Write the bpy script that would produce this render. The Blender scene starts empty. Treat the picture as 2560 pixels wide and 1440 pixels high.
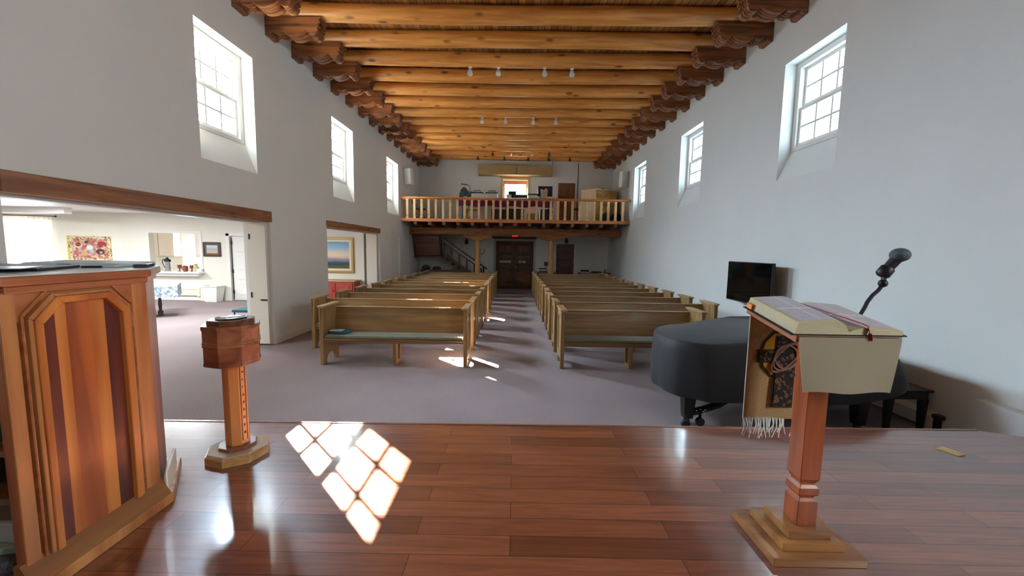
import bpy, bmesh, math, random
from mathutils import Vector, Matrix
random.seed(7)
PI = math.pi
S = bpy.context.scene
COL = S.collection
OFF = {}

# ------------------------------------------------------------------ materials
def lin(h):
    h = h.lstrip('#')
    o = []
    for i in (0, 2, 4):
        c = int(h[i:i+2], 16) / 255.0
        o.append(c / 12.92 if c <= 0.04045 else ((c + 0.055) / 1.055) ** 2.4)
    return (o[0], o[1], o[2], 1.0)

def newmat(name):
    m = bpy.data.materials.new(name)
    m.use_nodes = True
    nt = m.node_tree
    b = nt.nodes['Principled BSDF']
    return m, nt, b

def N(nt, t, **k):
    n = nt.nodes.new(t)
    for a, v in k.items():
        setattr(n, a, v)
    return n

def ramp(nt, stops):
    r = N(nt, 'ShaderNodeValToRGB')
    e = r.color_ramp.elements
    while len(e) < len(stops):
        e.new(0.5)
    for i, (p, c) in enumerate(stops):
        e[i].position = p
        e[i].color = c
    return r

def coords(nt, scale, rnd=True):
    tc = N(nt, 'ShaderNodeTexCoord')
    mp = N(nt, 'ShaderNodeMapping')
    mp.inputs['Scale'].default_value = scale
    if rnd:
        oi = N(nt, 'ShaderNodeObjectInfo')
        mu = N(nt, 'ShaderNodeMath', operation='MULTIPLY')
        mu.inputs[1].default_value = 37.0
        nt.links.new(oi.outputs['Random'], mu.inputs[0])
        ad = N(nt, 'ShaderNodeVectorMath', operation='ADD')
        nt.links.new(tc.outputs['Object'], ad.inputs[0])
        nt.links.new(mu.outputs[0], ad.inputs[1])
        nt.links.new(ad.outputs[0], mp.inputs['Vector'])
    else:
        nt.links.new(tc.outputs['Object'], mp.inputs['Vector'])
    return mp

def bump(nt, b, src, strength, dist=0.01):
    bp = N(nt, 'ShaderNodeBump')
    bp.inputs['Strength'].default_value = strength
    bp.inputs['Distance'].default_value = dist
    nt.links.new(src, bp.inputs['Height'])
    nt.links.new(bp.outputs['Normal'], b.inputs['Normal'])

def wood(name, dark, light, axis='x', rough=0.45, scale=1.0, coat=0.0, knots=0.0, lo=0.34, hi=0.68):
    m, nt, b = newmat(name)
    s = {'x': (1.2, 16, 16), 'y': (16, 1.2, 16), 'z': (16, 16, 1.2)}[axis]
    mp = coords(nt, tuple(v * scale for v in s))
    n1 = N(nt, 'ShaderNodeTexNoise')
    n1.inputs['Scale'].default_value = 1.0
    n1.inputs['Detail'].default_value = 5.0
    n1.inputs['Distortion'].default_value = 0.7
    nt.links.new(mp.outputs[0], n1.inputs['Vector'])
    r = ramp(nt, [(lo, lin(dark)), (hi, lin(light))])
    nt.links.new(n1.outputs['Fac'], r.inputs['Fac'])
    out = r.outputs['Color']
    if knots > 0:
        sk = {'x': (1.6, 4.2, 4.2), 'y': (4.2, 1.6, 4.2), 'z': (4.2, 4.2, 1.6)}[axis]
        mp2 = coords(nt, sk)
        vo = N(nt, 'ShaderNodeTexVoronoi')
        vo.inputs['Scale'].default_value = 1.0
        nt.links.new(mp2.outputs[0], vo.inputs['Vector'])
        r2 = ramp(nt, [(0.09, (knots, knots, knots, 1)), (0.2, (0, 0, 0, 1))])
        nt.links.new(vo.outputs['Distance'], r2.inputs['Fac'])
        mx = N(nt, 'ShaderNodeMixRGB')
        mx.inputs[2].default_value = tuple(c * 0.22 for c in lin(dark)[:3]) + (1,)
        nt.links.new(r2.outputs['Color'], mx.inputs[0])
        nt.links.new(out, mx.inputs[1])
        out = mx.outputs[0]
    nt.links.new(out, b.inputs['Base Color'])
    b.inputs['Roughness'].default_value = rough
    if coat:
        b.inputs['Coat Weight'].default_value = coat
        b.inputs['Coat Roughness'].default_value = 0.15
    bump(nt, b, n1.outputs['Fac'], 0.12, 0.004)
    return m

def plain(name, col, rough=0.6, metal=0.0, var=0.0, nscale=8.0, bmp=0.0, sheen=0.0):
    m, nt, b = newmat(name)
    b.inputs['Base Color'].default_value = lin(col)
    b.inputs['Roughness'].default_value = rough
    b.inputs['Metallic'].default_value = metal
    if sheen:
        b.inputs['Sheen Weight'].default_value = sheen
    if var or bmp:
        mp = coords(nt, (nscale, nscale, nscale))
        n1 = N(nt, 'ShaderNodeTexNoise')
        n1.inputs['Scale'].default_value = 1.0
        n1.inputs['Detail'].default_value = 4.0
        nt.links.new(mp.outputs[0], n1.inputs['Vector'])
        if var:
            c = lin(col)
            r = ramp(nt, [(0.3, tuple(v * (1 - var) for v in c[:3]) + (1,)), (0.7, tuple(min(1, v * (1 + var)) for v in c[:3]) + (1,))])
            nt.links.new(n1.outputs['Fac'], r.inputs['Fac'])
            nt.links.new(r.outputs['Color'], b.inputs['Base Color'])
        if bmp:
            bump(nt, b, n1.outputs['Fac'], bmp, 0.01)
    return m

def planks(name, c1, c2, mortar, length, width, axis='x', rough=0.25, coat=0.0, gap=0.004):
    m, nt, b = newmat(name)
    tc = N(nt, 'ShaderNodeTexCoord')
    mp = N(nt, 'ShaderNodeMapping')
    if axis == 'y':
        mp.inputs['Rotation'].default_value = (0, 0, PI / 2)
    nt.links.new(tc.outputs['Object'], mp.inputs['Vector'])
    br = N(nt, 'ShaderNodeTexBrick')
    br.offset = 0.37
    br.offset_frequency = 2
    br.inputs['Color1'].default_value = lin(c1)
    br.inputs['Color2'].default_value = lin(c2)
    br.inputs['Mortar'].default_value = lin(mortar)
    br.inputs['Scale'].default_value = 1.0
    br.inputs['Mortar Size'].default_value = gap
    br.inputs['Mortar Smooth'].default_value = 0.3
    br.inputs['Brick Width'].default_value = length
    br.inputs['Row Height'].default_value = width
    nt.links.new(mp.outputs[0], br.inputs['Vector'])
    mp2 = N(nt, 'ShaderNodeMapping')
    mp2.inputs['Scale'].default_value = (2.2, 34, 34)
    nt.links.new(mp.outputs[0], mp2.inputs['Vector'])
    n1 = N(nt, 'ShaderNodeTexNoise')
    n1.inputs['Detail'].default_value = 6.0
    n1.inputs['Scale'].default_value = 1.0
    n1.inputs['Distortion'].default_value = 1.0
    nt.links.new(mp2.outputs[0], n1.inputs['Vector'])
    r = ramp(nt, [(0.3, (0.66, 0.62, 0.60, 1)), (0.72, (1.16, 1.16, 1.16, 1))])
    nt.links.new(n1.outputs['Fac'], r.inputs['Fac'])
    mx = N(nt, 'ShaderNodeMixRGB', blend_type='MULTIPLY')
    mx.inputs[0].default_value = 1.0
    nt.links.new(br.outputs['Color'], mx.inputs[1])
    nt.links.new(r.outputs['Color'], mx.inputs[2])
    nt.links.new(mx.outputs[0], b.inputs['Base Color'])
    b.inputs['Roughness'].default_value = rough
    if coat:
        b.inputs['Coat Weight'].default_value = coat
        b.inputs['Coat Roughness'].default_value = 0.09
        b.inputs['Coat IOR'].default_value = 1.8
    bump(nt, b, br.outputs['Fac'], -0.25, 0.002)
    return m

def plaster(name, col):
    m, nt, b = newmat(name)
    mp = coords(nt, (1, 1, 1), False)
    n1 = N(nt, 'ShaderNodeTexNoise')
    n1.inputs['Scale'].default_value = 1.3
    n1.inputs['Detail'].default_value = 3
    nt.links.new(mp.outputs[0], n1.inputs['Vector'])
    c = lin(col)
    r = ramp(nt, [(0.3, tuple(v * 0.97 for v in c[:3]) + (1,)), (0.7, c)])
    nt.links.new(n1.outputs['Fac'], r.inputs['Fac'])
    nt.links.new(r.outputs['Color'], b.inputs['Base Color'])
    n2 = N(nt, 'ShaderNodeTexNoise')
    n2.inputs['Scale'].default_value = 9
    n2.inputs['Detail'].default_value = 5
    nt.links.new(mp.outputs[0], n2.inputs['Vector'])
    bump(nt, b, n2.outputs['Fac'], 0.12, 0.01)
    b.inputs['Roughness'].default_value = 0.85
    return m

def carpet(name, c1, c2):
    m, nt, b = newmat(name)
    mp = coords(nt, (1, 1, 1), False)
    n1 = N(nt, 'ShaderNodeTexNoise')
    n1.inputs['Scale'].default_value = 90
    n1.inputs['Detail'].default_value = 3
    nt.links.new(mp.outputs[0], n1.inputs['Vector'])
    n2 = N(nt, 'ShaderNodeTexNoise')
    n2.inputs['Scale'].default_value = 0.8
    nt.links.new(mp.outputs[0], n2.inputs['Vector'])
    ad = N(nt, 'ShaderNodeMath', operation='MULTIPLY_ADD')
    ad.inputs[1].default_value = 0.35
    nt.links.new(n2.outputs['Fac'], ad.inputs[0])
    nt.links.new(n1.outputs['Fac'], ad.inputs[2])
    r = ramp(nt, [(0.45, lin(c1)), (0.9, lin(c2))])
    nt.links.new(ad.outputs[0], r.inputs['Fac'])
    nt.links.new(r.outputs['Color'], b.inputs['Base Color'])
    b.inputs['Roughness'].default_value = 0.95
    bump(nt, b, n1.outputs['Fac'], 0.5, 0.01)
    return m

def glassmat():
    m, nt, b = newmat('window_glass')
    nt.nodes.remove(b)
    t = N(nt, 'ShaderNodeBsdfTransparent')
    g = N(nt, 'ShaderNodeBsdfGlossy')
    g.inputs['Roughness'].default_value = 0.02
    x = N(nt, 'ShaderNodeMixShader')
    x.inputs[0].default_value = 0.05
    nt.links.new(t.outputs[0], x.inputs[1])
    nt.links.new(g.outputs[0], x.inputs[2])
    nt.links.new(x.outputs[0], nt.nodes['Material Output'].inputs['Surface'])
    return m

def sheer(name, col, transp):
    m, nt, b = newmat(name)
    nt.nodes.remove(b)
    d = N(nt, 'ShaderNodeBsdfDiffuse')
    d.inputs['Color'].default_value = lin(col)
    l = N(nt, 'ShaderNodeBsdfTranslucent')
    l.inputs['Color'].default_value = lin(col)
    t = N(nt, 'ShaderNodeBsdfTransparent')
    x = N(nt, 'ShaderNodeMixShader')
    x.inputs[0].default_value = 0.6
    y = N(nt, 'ShaderNodeMixShader')
    y.inputs[0].default_value = transp
    nt.links.new(d.outputs[0], x.inputs[1])
    nt.links.new(l.outputs[0], x.inputs[2])
    nt.links.new(x.outputs[0], y.inputs[1])
    nt.links.new(t.outputs[0], y.inputs[2])
    nt.links.new(y.outputs[0], nt.nodes['Material Output'].inputs['Surface'])
    return m

def emit(name, col, st):
    m, nt, b = newmat(name)
    b.inputs['Base Color'].default_value = lin(col)
    b.inputs['Emission Color'].default_value = lin(col)
    b.inputs['Emission Strength'].default_value = st
    return m

def picture(name, stops, wob=0.06, axis=2, nscale=3.0):
    """a painted picture: bands up the height, broken up by noise"""
    m, nt, b = newmat(name)
    tc = N(nt, 'ShaderNodeTexCoord')
    sx = N(nt, 'ShaderNodeSeparateXYZ')
    nt.links.new(tc.outputs['Generated'], sx.inputs[0])
    n1 = N(nt, 'ShaderNodeTexNoise')
    n1.inputs['Scale'].default_value = nscale
    n1.inputs['Detail'].default_value = 6
    nt.links.new(tc.outputs['Generated'], n1.inputs['Vector'])
    sb = N(nt, 'ShaderNodeMath', operation='SUBTRACT')
    sb.inputs[1].default_value = 0.5
    nt.links.new(n1.outputs['Fac'], sb.inputs[0])
    ma = N(nt, 'ShaderNodeMath', operation='MULTIPLY_ADD')
    ma.inputs[1].default_value = wob
    nt.links.new(sb.outputs[0], ma.inputs[0])
    nt.links.new(sx.outputs[axis], ma.inputs[2])
    r = ramp(nt, [(p, lin(c)) for p, c in stops])
    nt.links.new(ma.outputs[0], r.inputs['Fac'])
    nt.links.new(r.outputs['Color'], b.inputs['Base Color'])
    b.inputs['Roughness'].default_value = 0.6
    return m

def cells(name, cols, scale, rough=0.9, smooth=False):
    m, nt, b = newmat(name)
    mp = coords(nt, (scale, scale, scale), False)
    vo = N(nt, 'ShaderNodeTexVoronoi')
    vo.inputs['Scale'].default_value = 1
    nt.links.new(mp.outputs[0], vo.inputs['Vector'])
    sx = N(nt, 'ShaderNodeSeparateColor')
    nt.links.new(vo.outputs['Color'], sx.inputs[0])
    k = len(cols)
    r = ramp(nt, [(i / k, lin(c)) for i, c in enumerate(cols)])
    if not smooth:
        r.color_ramp.interpolation = 'CONSTANT'
    nt.links.new(sx.outputs[0], r.inputs['Fac'])
    nt.links.new(r.outputs['Color'], b.inputs['Base Color'])
    b.inputs['Roughness'].default_value = rough
    return m

def textpage(name):
    m, nt, b = newmat(name)
    mp = coords(nt, (1, 1, 1), False)
    br = N(nt, 'ShaderNodeTexBrick')
    br.offset = 0.41
    br.inputs['Color1'].default_value = lin('82849c')
    br.inputs['Color2'].default_value = lin('9c9db0')
    br.inputs['Mortar'].default_value = lin('e9e8e6')
    br.inputs['Scale'].default_value = 1.0
    br.inputs['Mortar Size'].default_value = 0.0007
    br.inputs['Brick Width'].default_value = 0.019
    br.inputs['Row Height'].default_value = 0.0042
    nt.links.new(mp.outputs[0], br.inputs['Vector'])
    nt.links.new(br.outputs['Color'], b.inputs['Base Color'])
    b.inputs['Roughness'].default_value = 0.7
    return m

WALL = plaster('white_plaster', 'e7e9e5')
WALL2 = plaster('cream_plaster', 'e9e6d8')
WHITE = plain('white_paint', 'e9e8e2', 0.45)
CARPET = carpet('mauve_carpet', '7a6c6c', '9c8e8f')
DECK = planks('ceiling_decking', 'c58a48', '8a5a2a', '2a160a', 3.3, 0.13, 'y', 0.55, 0, 0.006)
FLOORW = planks('red_brown_flooring', '96583c', '6e3a26', '34170e', 1.25, 0.128, 'x', 0.3, 1.0, 0.0022)
LOG = wood('log_pine', 'b06e2a', 'dc9a4c', 'x', 0.42, 0.8, 0.15, 0.9)
CORB = wood('carved_dark_pine', '55301a', '985c30', 'x', 0.5, 0.9, 0.1)
LINTEL = wood('lintel_pine', '7c4a2a', 'a56e42', 'y', 0.45, 0.9, 0.1, 0.9)
PEW = wood('pew_oak', '7c5e36', 'a07e4e', 'x', 0.42, 0.8, 0.15)
PEWZ = wood('pew_oak_upright', '83653a', 'ad8a58', 'z', 0.42, 0.8, 0.15)
PEWCAP = wood('pew_cap_oak', '9a7a50', 'c4a273', 'y', 0.4, 0.8, 0.2)
CUSH = plain('olive_cushion', '625f45', 0.9, 0, 0.12, 30, 0.2, 0.3)
CHERRY = wood('cherry_panel', '7c3a1e', 'b5622c', 'z', 0.32, 0.5, 0.3)
CHERRYL = wood('cherry_light', 'a65a24', 'd0853e', 'z', 0.32, 0.6, 0.3)
CHERRYD = wood('cherry_dark', '4a2018', '713322', 'z', 0.32, 0.6, 0.3)
STILE = wood('cherry_stile', '96562c', 'c98c52', 'z', 0.34, 0.6, 0.3)
RAIL = wood('cherry_rail', '8c4a2a', 'b3703f', 'y', 0.34, 0.6, 0.3)
WALNUT = wood('font_walnut', '6a3d28', '9c6448', 'x', 0.32, 0.7, 0.4)
FONTCOL = wood('font_column_wood', 'b06a34', 'd9995c', 'z', 0.35, 0.6, 0.3)
FONTD = plain('font_dark_carving', '3a1d12', 0.5)
POST = wood('lectern_post_redwood', '7c3616', 'b05822', 'z', 0.4, 0.6, 0.2)
OAK = wood('lectern_base_oak', '84542a', 'b07a40', 'x', 0.4, 0.6, 0.2)
BALP = wood('balcony_pine', 'c79a60', 'eac793', 'z', 0.4, 0.6, 0.15)
BALR = wood('balcony_rail_pine', '9c5a28', 'cb8545', 'x', 0.4, 0.6, 0.2)
BEAM = wood('beam_pine', '7a471f', 'a86a34', 'x', 0.5, 0.7, 0.1, 0.8)
POSTP = wood('post_pine', 'b98047', 'dca566', 'z', 0.45, 0.7, 0.1, 0.6)
DARKW = wood('dark_stained_wood', '2e1a10', '54321d', 'z', 0.5, 0.7, 0.1)
DARKX = wood('dark_stained_boards', '3a2013', '613a22', 'x', 0.5, 0.7, 0.1)
DOORW = wood('door_brown_wood', '5a3216', '8a5426', 'z', 0.45, 0.7, 0.15)
BLACK = plain('black_plastic', '101113', 0.45)
SOFT = plain('soft_black', '17181b', 0.7)
PCOVER = plain('black_quilted_cover', '131419', 0.65, 0, 0.1, 6, 0.3, 0.12)
PLEG = plain('black_lacquer', '0c0c0e', 0.3)
CHROME = plain('chrome_steel', 'c9cdd2', 0.25, 1.0)
BRASS = plain('brass', 'c9a256', 0.3, 1.0)
GLASS = glassmat()
TAN = plain('tan_panel', '8f7446', 0.6, 0, 0.06, 3)
CREAM = plain('cream_enamel', 'e2ddcd', 0.5)
LINEN = plain('grey_linen', '9c927a', 0.9, 0, 0.05, 420, 0.12)
BANNER = plain('tan_banner_weave', 'b08f62', 0.95, 0, 0.1, 160, 0.35)
FRINGE = plain('white_fringe', 'e2e2dc', 0.9)
GOLD = plain('gold_felt', 'c08a12', 0.9)
XBROWN = cells('cross_brown_embroidery', ['17100b', '2a1a10', '6b4930', '1a120c'], 70)
PAPER = plain('white_paper', 'e8e8e6', 0.8)
PAGEE = plain('page_edges', 'c4bc9a', 0.85, 0, 0.1, 200)
TEXTP = textpage('printed_page')
RED = plain('red_ribbon', 'a00f22', 0.5)
TEAL = plain('teal_fabric', '1f5f66', 0.85)
PURPLE = plain('plum_cloth', '5e1636', 0.85, 0, 0.2, 5)
SHEER = sheer('sheer_curtain', 'f4efdf', 0.35)

# ------------------------------------------------------------------ mesh helper
class M:
    def __init__(s):
        s.bm = bmesh.new()
    def face(s, vs):
        try:
            return s.bm.faces.new(vs)
        except ValueError:
            return None
    def box(s, x0, x1, y0, y1, z0, z1):
        v = [s.bm.verts.new(p) for p in ((x0,y0,z0),(x1,y0,z0),(x1,y1,z0),(x0,y1,z0),(x0,y0,z1),(x1,y0,z1),(x1,y1,z1),(x0,y1,z1))]
        for f in ((0,3,2,1),(4,5,6,7),(0,1,5,4),(1,2,6,5),(2,3,7,6),(3,0,4,7)):
            s.face([v[i] for i in f])
        return s
    def hexa(s, pts):
        v = [s.bm.verts.new(p) for p in pts]
        for f in ((0,3,2,1),(4,5,6,7),(0,1,5,4),(1,2,6,5),(2,3,7,6),(3,0,4,7)):
            s.face([v[i] for i in f])
        return s
    def prism(s, pts, axis, a0, a1):
        def P(p, a):
            return {'x': (a, p[0], p[1]), 'y': (p[0], a, p[1]), 'z': (p[0], p[1], a)}[axis]
        A = [s.bm.verts.new(P(p, a0)) for p in pts]
        B = [s.bm.verts.new(P(p, a1)) for p in pts]
        n = len(pts)
        s.face(list(reversed(A)))
        s.face(B)
        for i in range(n):
            s.face([A[i], A[(i+1) % n], B[(i+1) % n], B[i]])
        return s
    def rings(s, rs, cap=True):
        """loft equal-length rings of 3-D points"""
        V = [[s.bm.verts.new(p) for p in r] for r in rs]
        n = len(V[0])
        for a, b in zip(V, V[1:]):
            for i in range(n):
                s.face([a[i], a[(i+1) % n], b[(i+1) % n], b[i]])
        if cap:
            s.face(list(reversed(V[0])))
            s.face(V[-1])
        return s
    def lathe(s, prof, n=24, cx=0, cy=0, rot=0.0, sx=1, sy=1):
        return s.rings([[(cx + sx*r*math.cos(rot + 2*PI*k/n), cy + sy*r*math.sin(rot + 2*PI*k/n), z) for k in range(n)] for r, z in prof])
    def tube(s, pts, r, n=8, closed=False):
        pts = [Vector(p) for p in pts]
        rs = r if isinstance(r, (list, tuple)) else [r] * len(pts)
        rings = []
        prev = None
        for i, p in enumerate(pts):
            a = pts[max(i-1, 0)]; b = pts[min(i+1, len(pts)-1)]
            t = (b - a).normalized()
            if prev is None:
                u = t.orthogonal().normalized()
            else:
                u = (prev - t * prev.dot(t)).normalized()
            prev = u
            w = t.cross(u)
            rings.append([tuple(p + (u*math.cos(2*PI*k/n) + w*math.sin(2*PI*k/n)) * rs[i]) for k in range(n)])
        return s.rings(rings)
    def bar(s, p, q, w, h, up=(0,0,1)):
        p = Vector(p); q = Vector(q)
        t = (q - p).normalized()
        u = Vector(up)
        sd = t.cross(u)
        if sd.length < 1e-4:
            sd = t.cross(Vector((0,1,0)))
        sd.normalize()
        u = sd.cross(t)
        f = lambda c: [tuple(c + sd*a*w/2 + u*b*h/2) for a, b in ((-1,-1),(1,-1),(1,1),(-1,1))]
        return s.rings([f(p), f(q)])
    def ball(s, c, r, n=14, m=9, sx=1, sy=1, sz=1):
        prof = []
        rings = []
        for j in range(m+1):
            th = PI * (j + 0.02*(j == 0) - 0.02*(j == m)) / m
            rings.append([(c[0]+sx*r*math.sin(th)*math.cos(2*PI*k/n), c[1]+sy*r*math.sin(th)*math.sin(2*PI*k/n), c[2]-sz*r*math.cos(th)) for k in range(n)])
        return s.rings(rings)
    def quad(s, a, b, c, d):
        return s.face([s.bm.verts.new(p) for p in (a, b, c, d)])
    def grid(s, f, nu, nv):
        V = [[s.bm.verts.new(f(i/nu, j/nv)) for i in range(nu+1)] for j in range(nv+1)]
        for j in range(nv):
            for i in range(nu):
                s.face([V[j][i], V[j][i+1], V[j+1][i+1], V[j+1][i]])
        return s
    def link(s, name, mat, parent=None, loc=None, bevel=0.0, smooth=False, thick=0.0, label=None, kind=None, local=False, seg=2):
        off = Vector((0,0,0))
        if parent is not None and not local:
            off = Vector(OFF.get(parent.name, (0,0,0)))
        if loc is not None:
            off = Vector(loc)
        bmesh.ops.recalc_face_normals(s.bm, faces=s.bm.faces[:])
        for v in s.bm.verts:
            v.co -= off
        me = bpy.data.meshes.new(name)
        s.bm.to_mesh(me)
        s.bm.free()
        me.materials.append(mat)
        if smooth:
            for p in me.polygons:
                p.use_smooth = True
        o = bpy.data.objects.new(name, me)
        COL.objects.link(o)
        if parent is not None:
            o.parent = parent
            OFF[o.name] = tuple(off)
        elif loc is not None:
            o.location = loc
            OFF[o.name] = tuple(loc)
        if thick:
            md = o.modifiers.new('thickness', 'SOLIDIFY')
            md.thickness = thick
            md.offset = 0
        if bevel:
            md = o.modifiers.new('rounded', 'BEVEL')
            md.width = bevel
            md.segments = seg
            md.limit_method = 'ANGLE'
            md.angle_limit = 0.6
        if smooth and not bevel:
            md = o.modifiers.new('edges', 'EDGE_SPLIT')
            md.split_angle = 0.7
        if label:
            o['label'] = label
        if kind:
            o['kind'] = kind
        return o

def thing(name, label, cat, loc=(0,0,0), rotz=0.0, group=None, local=False):
    o = bpy.data.objects.new(name, None)
    o.empty_display_size = 0.1
    COL.objects.link(o)
    o.location = loc
    o.rotation_euler = (0, 0, rotz)
    OFF[o.name] = (0,0,0) if local else tuple(loc)
    o['label'] = label; o['category'] = cat
    if group:
        o['group'] = group
    return o

def tag(o, label, cat, group=None):
    o['label'] = label; o['category'] = cat
    if group:
        o['group'] = group
    return o

def struct(name, loc=(0,0,0)):
    o = bpy.data.objects.new(name, None)
    COL.objects.link(o)
    o.location = loc
    OFF[o.name] = tuple(loc)
    o['kind'] = 'structure'
    return o

def copy_tree(o, parent=None):
    c = o.copy()
    COL.objects.link(c)
    if parent is not None:
        c.parent = parent
    for ch in list(o.children):
        copy_tree(ch, c)
    return c

def setlab(o, label, group=None):
    o['label'] = label
    if group:
        o['group'] = group

NTH = ['first', 'second', 'third', 'fourth', 'fifth', 'sixth', 'seventh', 'eighth', 'ninth', 'tenth', 'eleventh', 'twelfth', 'thirteenth', 'fourteenth', 'fifteenth', 'sixteenth']
# ------------------------------------------------------------------ the building shell
XW = 4.52          # inner face of the nave walls
XO = 5.02          # outer face
PZ = 0.45          # platform height
YB = 18.6          # end wall of the nave
ZC = 6.23         # underside of the roof boards
WY = [(5.72, 6.95), (9.82, 11.08), (13.94, 15.26)]
WZ0, WZ1, WS = 3.10, 5.03, 3.62

def wall_x(name, xi, xo, y0, y1, z0, z1, holes, mat):
    """wall in a plane of constant x; holes = (y0,y1,z0,z1 inside, z0 outside)"""
    m = M()
    ys = sorted({y0, y1} | {h[0] for h in holes} | {h[1] for h in holes})
    for x, zi in ((xi, 2), (xo, 4)):
        for a, b in zip(ys, ys[1:]):
            segs = [(z0, z1)]
            for h in holes:
                if h[0] <= a and b <= h[1]:
                    n = []
                    for s0, s1 in segs:
                        if h[zi] > s0: n.append((s0, min(h[zi], s1)))
                        if h[3] < s1: n.append((max(h[3], s0), s1))
                    segs = n
            for s0, s1 in segs:
                if s1 - s0 > 1e-5:
                    m.quad((x, a, s0), (x, b, s0), (x, b, s1), (x, a, s1))
    for h in holes:
        a, b, zi, zt, zo = h
        if zi > 0.01:
            m.quad((xi, a, zi), (xi, b, zi), (xo, b, zo), (xo, a, zo))
        m.quad((xi, a, zt), (xi, b, zt), (xo, b, zt), (xo, a, zt))
        for y in (a, b):
            m.quad((xi, y, zi), (xo, y, zo), (xo, y, zt), (xi, y, zt))
    m.quad((xi, y0, z1), (xi, y1, z1), (xo, y1, z1), (xo, y0, z1))
    for y in (y0, y1):
        m.quad((xi, y, z0), (xo, y, z0), (xo, y, z1), (xi, y, z1))
    o = m.link(name, mat, kind='structure')
    return o

def wall_y(name, yi, yo, x0, x1, z0, z1, holes, mat):
    m = M()
    xs = sorted({x0, x1} | {h[0] for h in holes} | {h[1] for h in holes})
    for y in (yi, yo):
        for a, b in zip(xs, xs[1:]):
            segs = [(z0, z1)]
            for h in holes:
                if h[0] <= a and b <= h[1]:
                    n = []
                    for s0, s1 in segs:
                        if h[2] > s0: n.append((s0, min(h[2], s1)))
                        if h[3] < s1: n.append((max(h[3], s0), s1))
                    segs = n
            for s0, s1 in segs:
                if s1 - s0 > 1e-5:
                    m.quad((a, y, s0), (b, y, s0), (b, y, s1), (a, y, s1))
    for a, b, zi, zt in holes:
        for z in ((zi, zt) if zi > 0.01 else (zt,)):
            m.quad((a, yi, z), (b, yi, z), (b, yo, z), (a, yo, z))
        for x in (a, b):
            m.quad((x, yi, zi), (x, yo, zi), (x, yo, zt), (x, yi, zt))
    m.quad((x0, yi, z1), (x1, yi, z1), (x1, yo, z1), (x0, yo, z1))
    for x in (x0, x1):
        m.quad((x, yi, z0), (x, yo, z0), (x, yo, z1), (x, yi, z1))
    return m.link(name, mat, kind='structure')

# floor: nave and side hall carpet
m = M()
m.box(-18.2, XO, -2.6, YB + 0.3, -0.12, 0.0)
m.link('floor', CARPET, kind='structure')
# chancel platform
m = M()
m.prism([(-4.5, -2.5), (4.40, -2.5), (4.40, 2.55), (4.14, 2.93), (3.78, 3.06), (-4.5, 2.95)], 'z', 0.0, PZ)
m.link('floor_platform', FLOORW, kind='structure')
m = M()
m.prism([(-4.5, 2.951), (-1.0, 2.989), (3.78, 3.061), (3.78, 3.081), (-1.0, 3.009), (-4.5, 2.971)], 'z', PZ - 0.10, PZ + 0.004)
m.link('trim_1', wood('nosing_wood', '7a4630', 'a07560', 'x', 0.25, 1, 0.4), kind='structure')

O1 = (3.45, 7.24, 0.0, 2.30, 0.0)
O2 = (9.42, 13.10, 0.0, 2.345, 0.0)
LW = [(a, b, WZ0, WZ1, WS) for a, b in WY]
wall_x('wall_left', -XW, -XO, -2.5, YB, 0, ZC + 0.02, LW + [O1, O2], WALL)
wall_x('wall_right', XW, XO, -2.5, YB, 0, ZC + 0.02, LW + [(-1.9, -0.4, 2.0, 4.8, 2.0)], WALL)  # last hole is for the added window that lets in fill light
wall_y('wall_front', -2.5, -2.7, -XO, XO, 0, ZC + 0.02, [], wood('bounce_cut_wood', '3a2415', '5e3b22', 'z', 0.5))  # unseen wall, dark wood chosen to cut light bounced onto the lectern
# end wall with its doors and the loft window
DD = (-0.90, 0.88, 0.0, 2.27)
wall_y('wall_back', YB, YB + 0.35, -XO, XO, 0, ZC + 0.02, [DD, (1.96, 2.82, 0.0, 2.17), (1.97, 2.78, 3.04, 5.0), (-0.60, 0.56, 4.0, 5.10)], WALL)
m = M()
m.box(-XO, XO, -2.7, YB + 0.35, ZC, ZC + 0.06)
m.link('ceiling', DECK, kind='structure')
m = M()
m.box(-XO, XO, -2.7, YB + 0.35, ZC + 0.07, ZC + 0.2)
m.link('ceiling_roof', WALL, kind='structure')

# lintels over the two side openings
m = M(); m.box(-XO + 0.001, -XW + 0.025, 3.451, 7.27, 2.292, 2.485)
tag(m.link('lintel_beam', LINTEL, loc=(-4.6, 5.3, 2.292), bevel=0.008), 'long red-brown knotty lintel beam over the wide side opening', 'beam')
m = M(); m.box(-XO + 0.001, -XW + 0.025, 9.40, 13.12, 2.337, 2.49)
tag(m.link('lintel_beam', LINTEL, loc=(-4.6, 11.2, 2.337), bevel=0.008), 'shorter brown lintel beam over the opening with the landscape painting', 'beam')

# white door tracks under the lintels
m = M(); m.box(-4.80, -4.66, 3.46, 7.13, 2.262, 2.2918); m.link('trim_5', WHITE, kind='structure')
m = M(); m.box(-4.80, -4.66, 9.43, 12.98, 2.307, 2.3368); m.link('trim_6', WHITE, kind='structure')
# baseboards
m = M(); m.box(-XW, -XW + 0.015, 7.26, 9.40, 0, 0.10); m.link('baseboard_left', WHITE, kind='structure')

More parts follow.
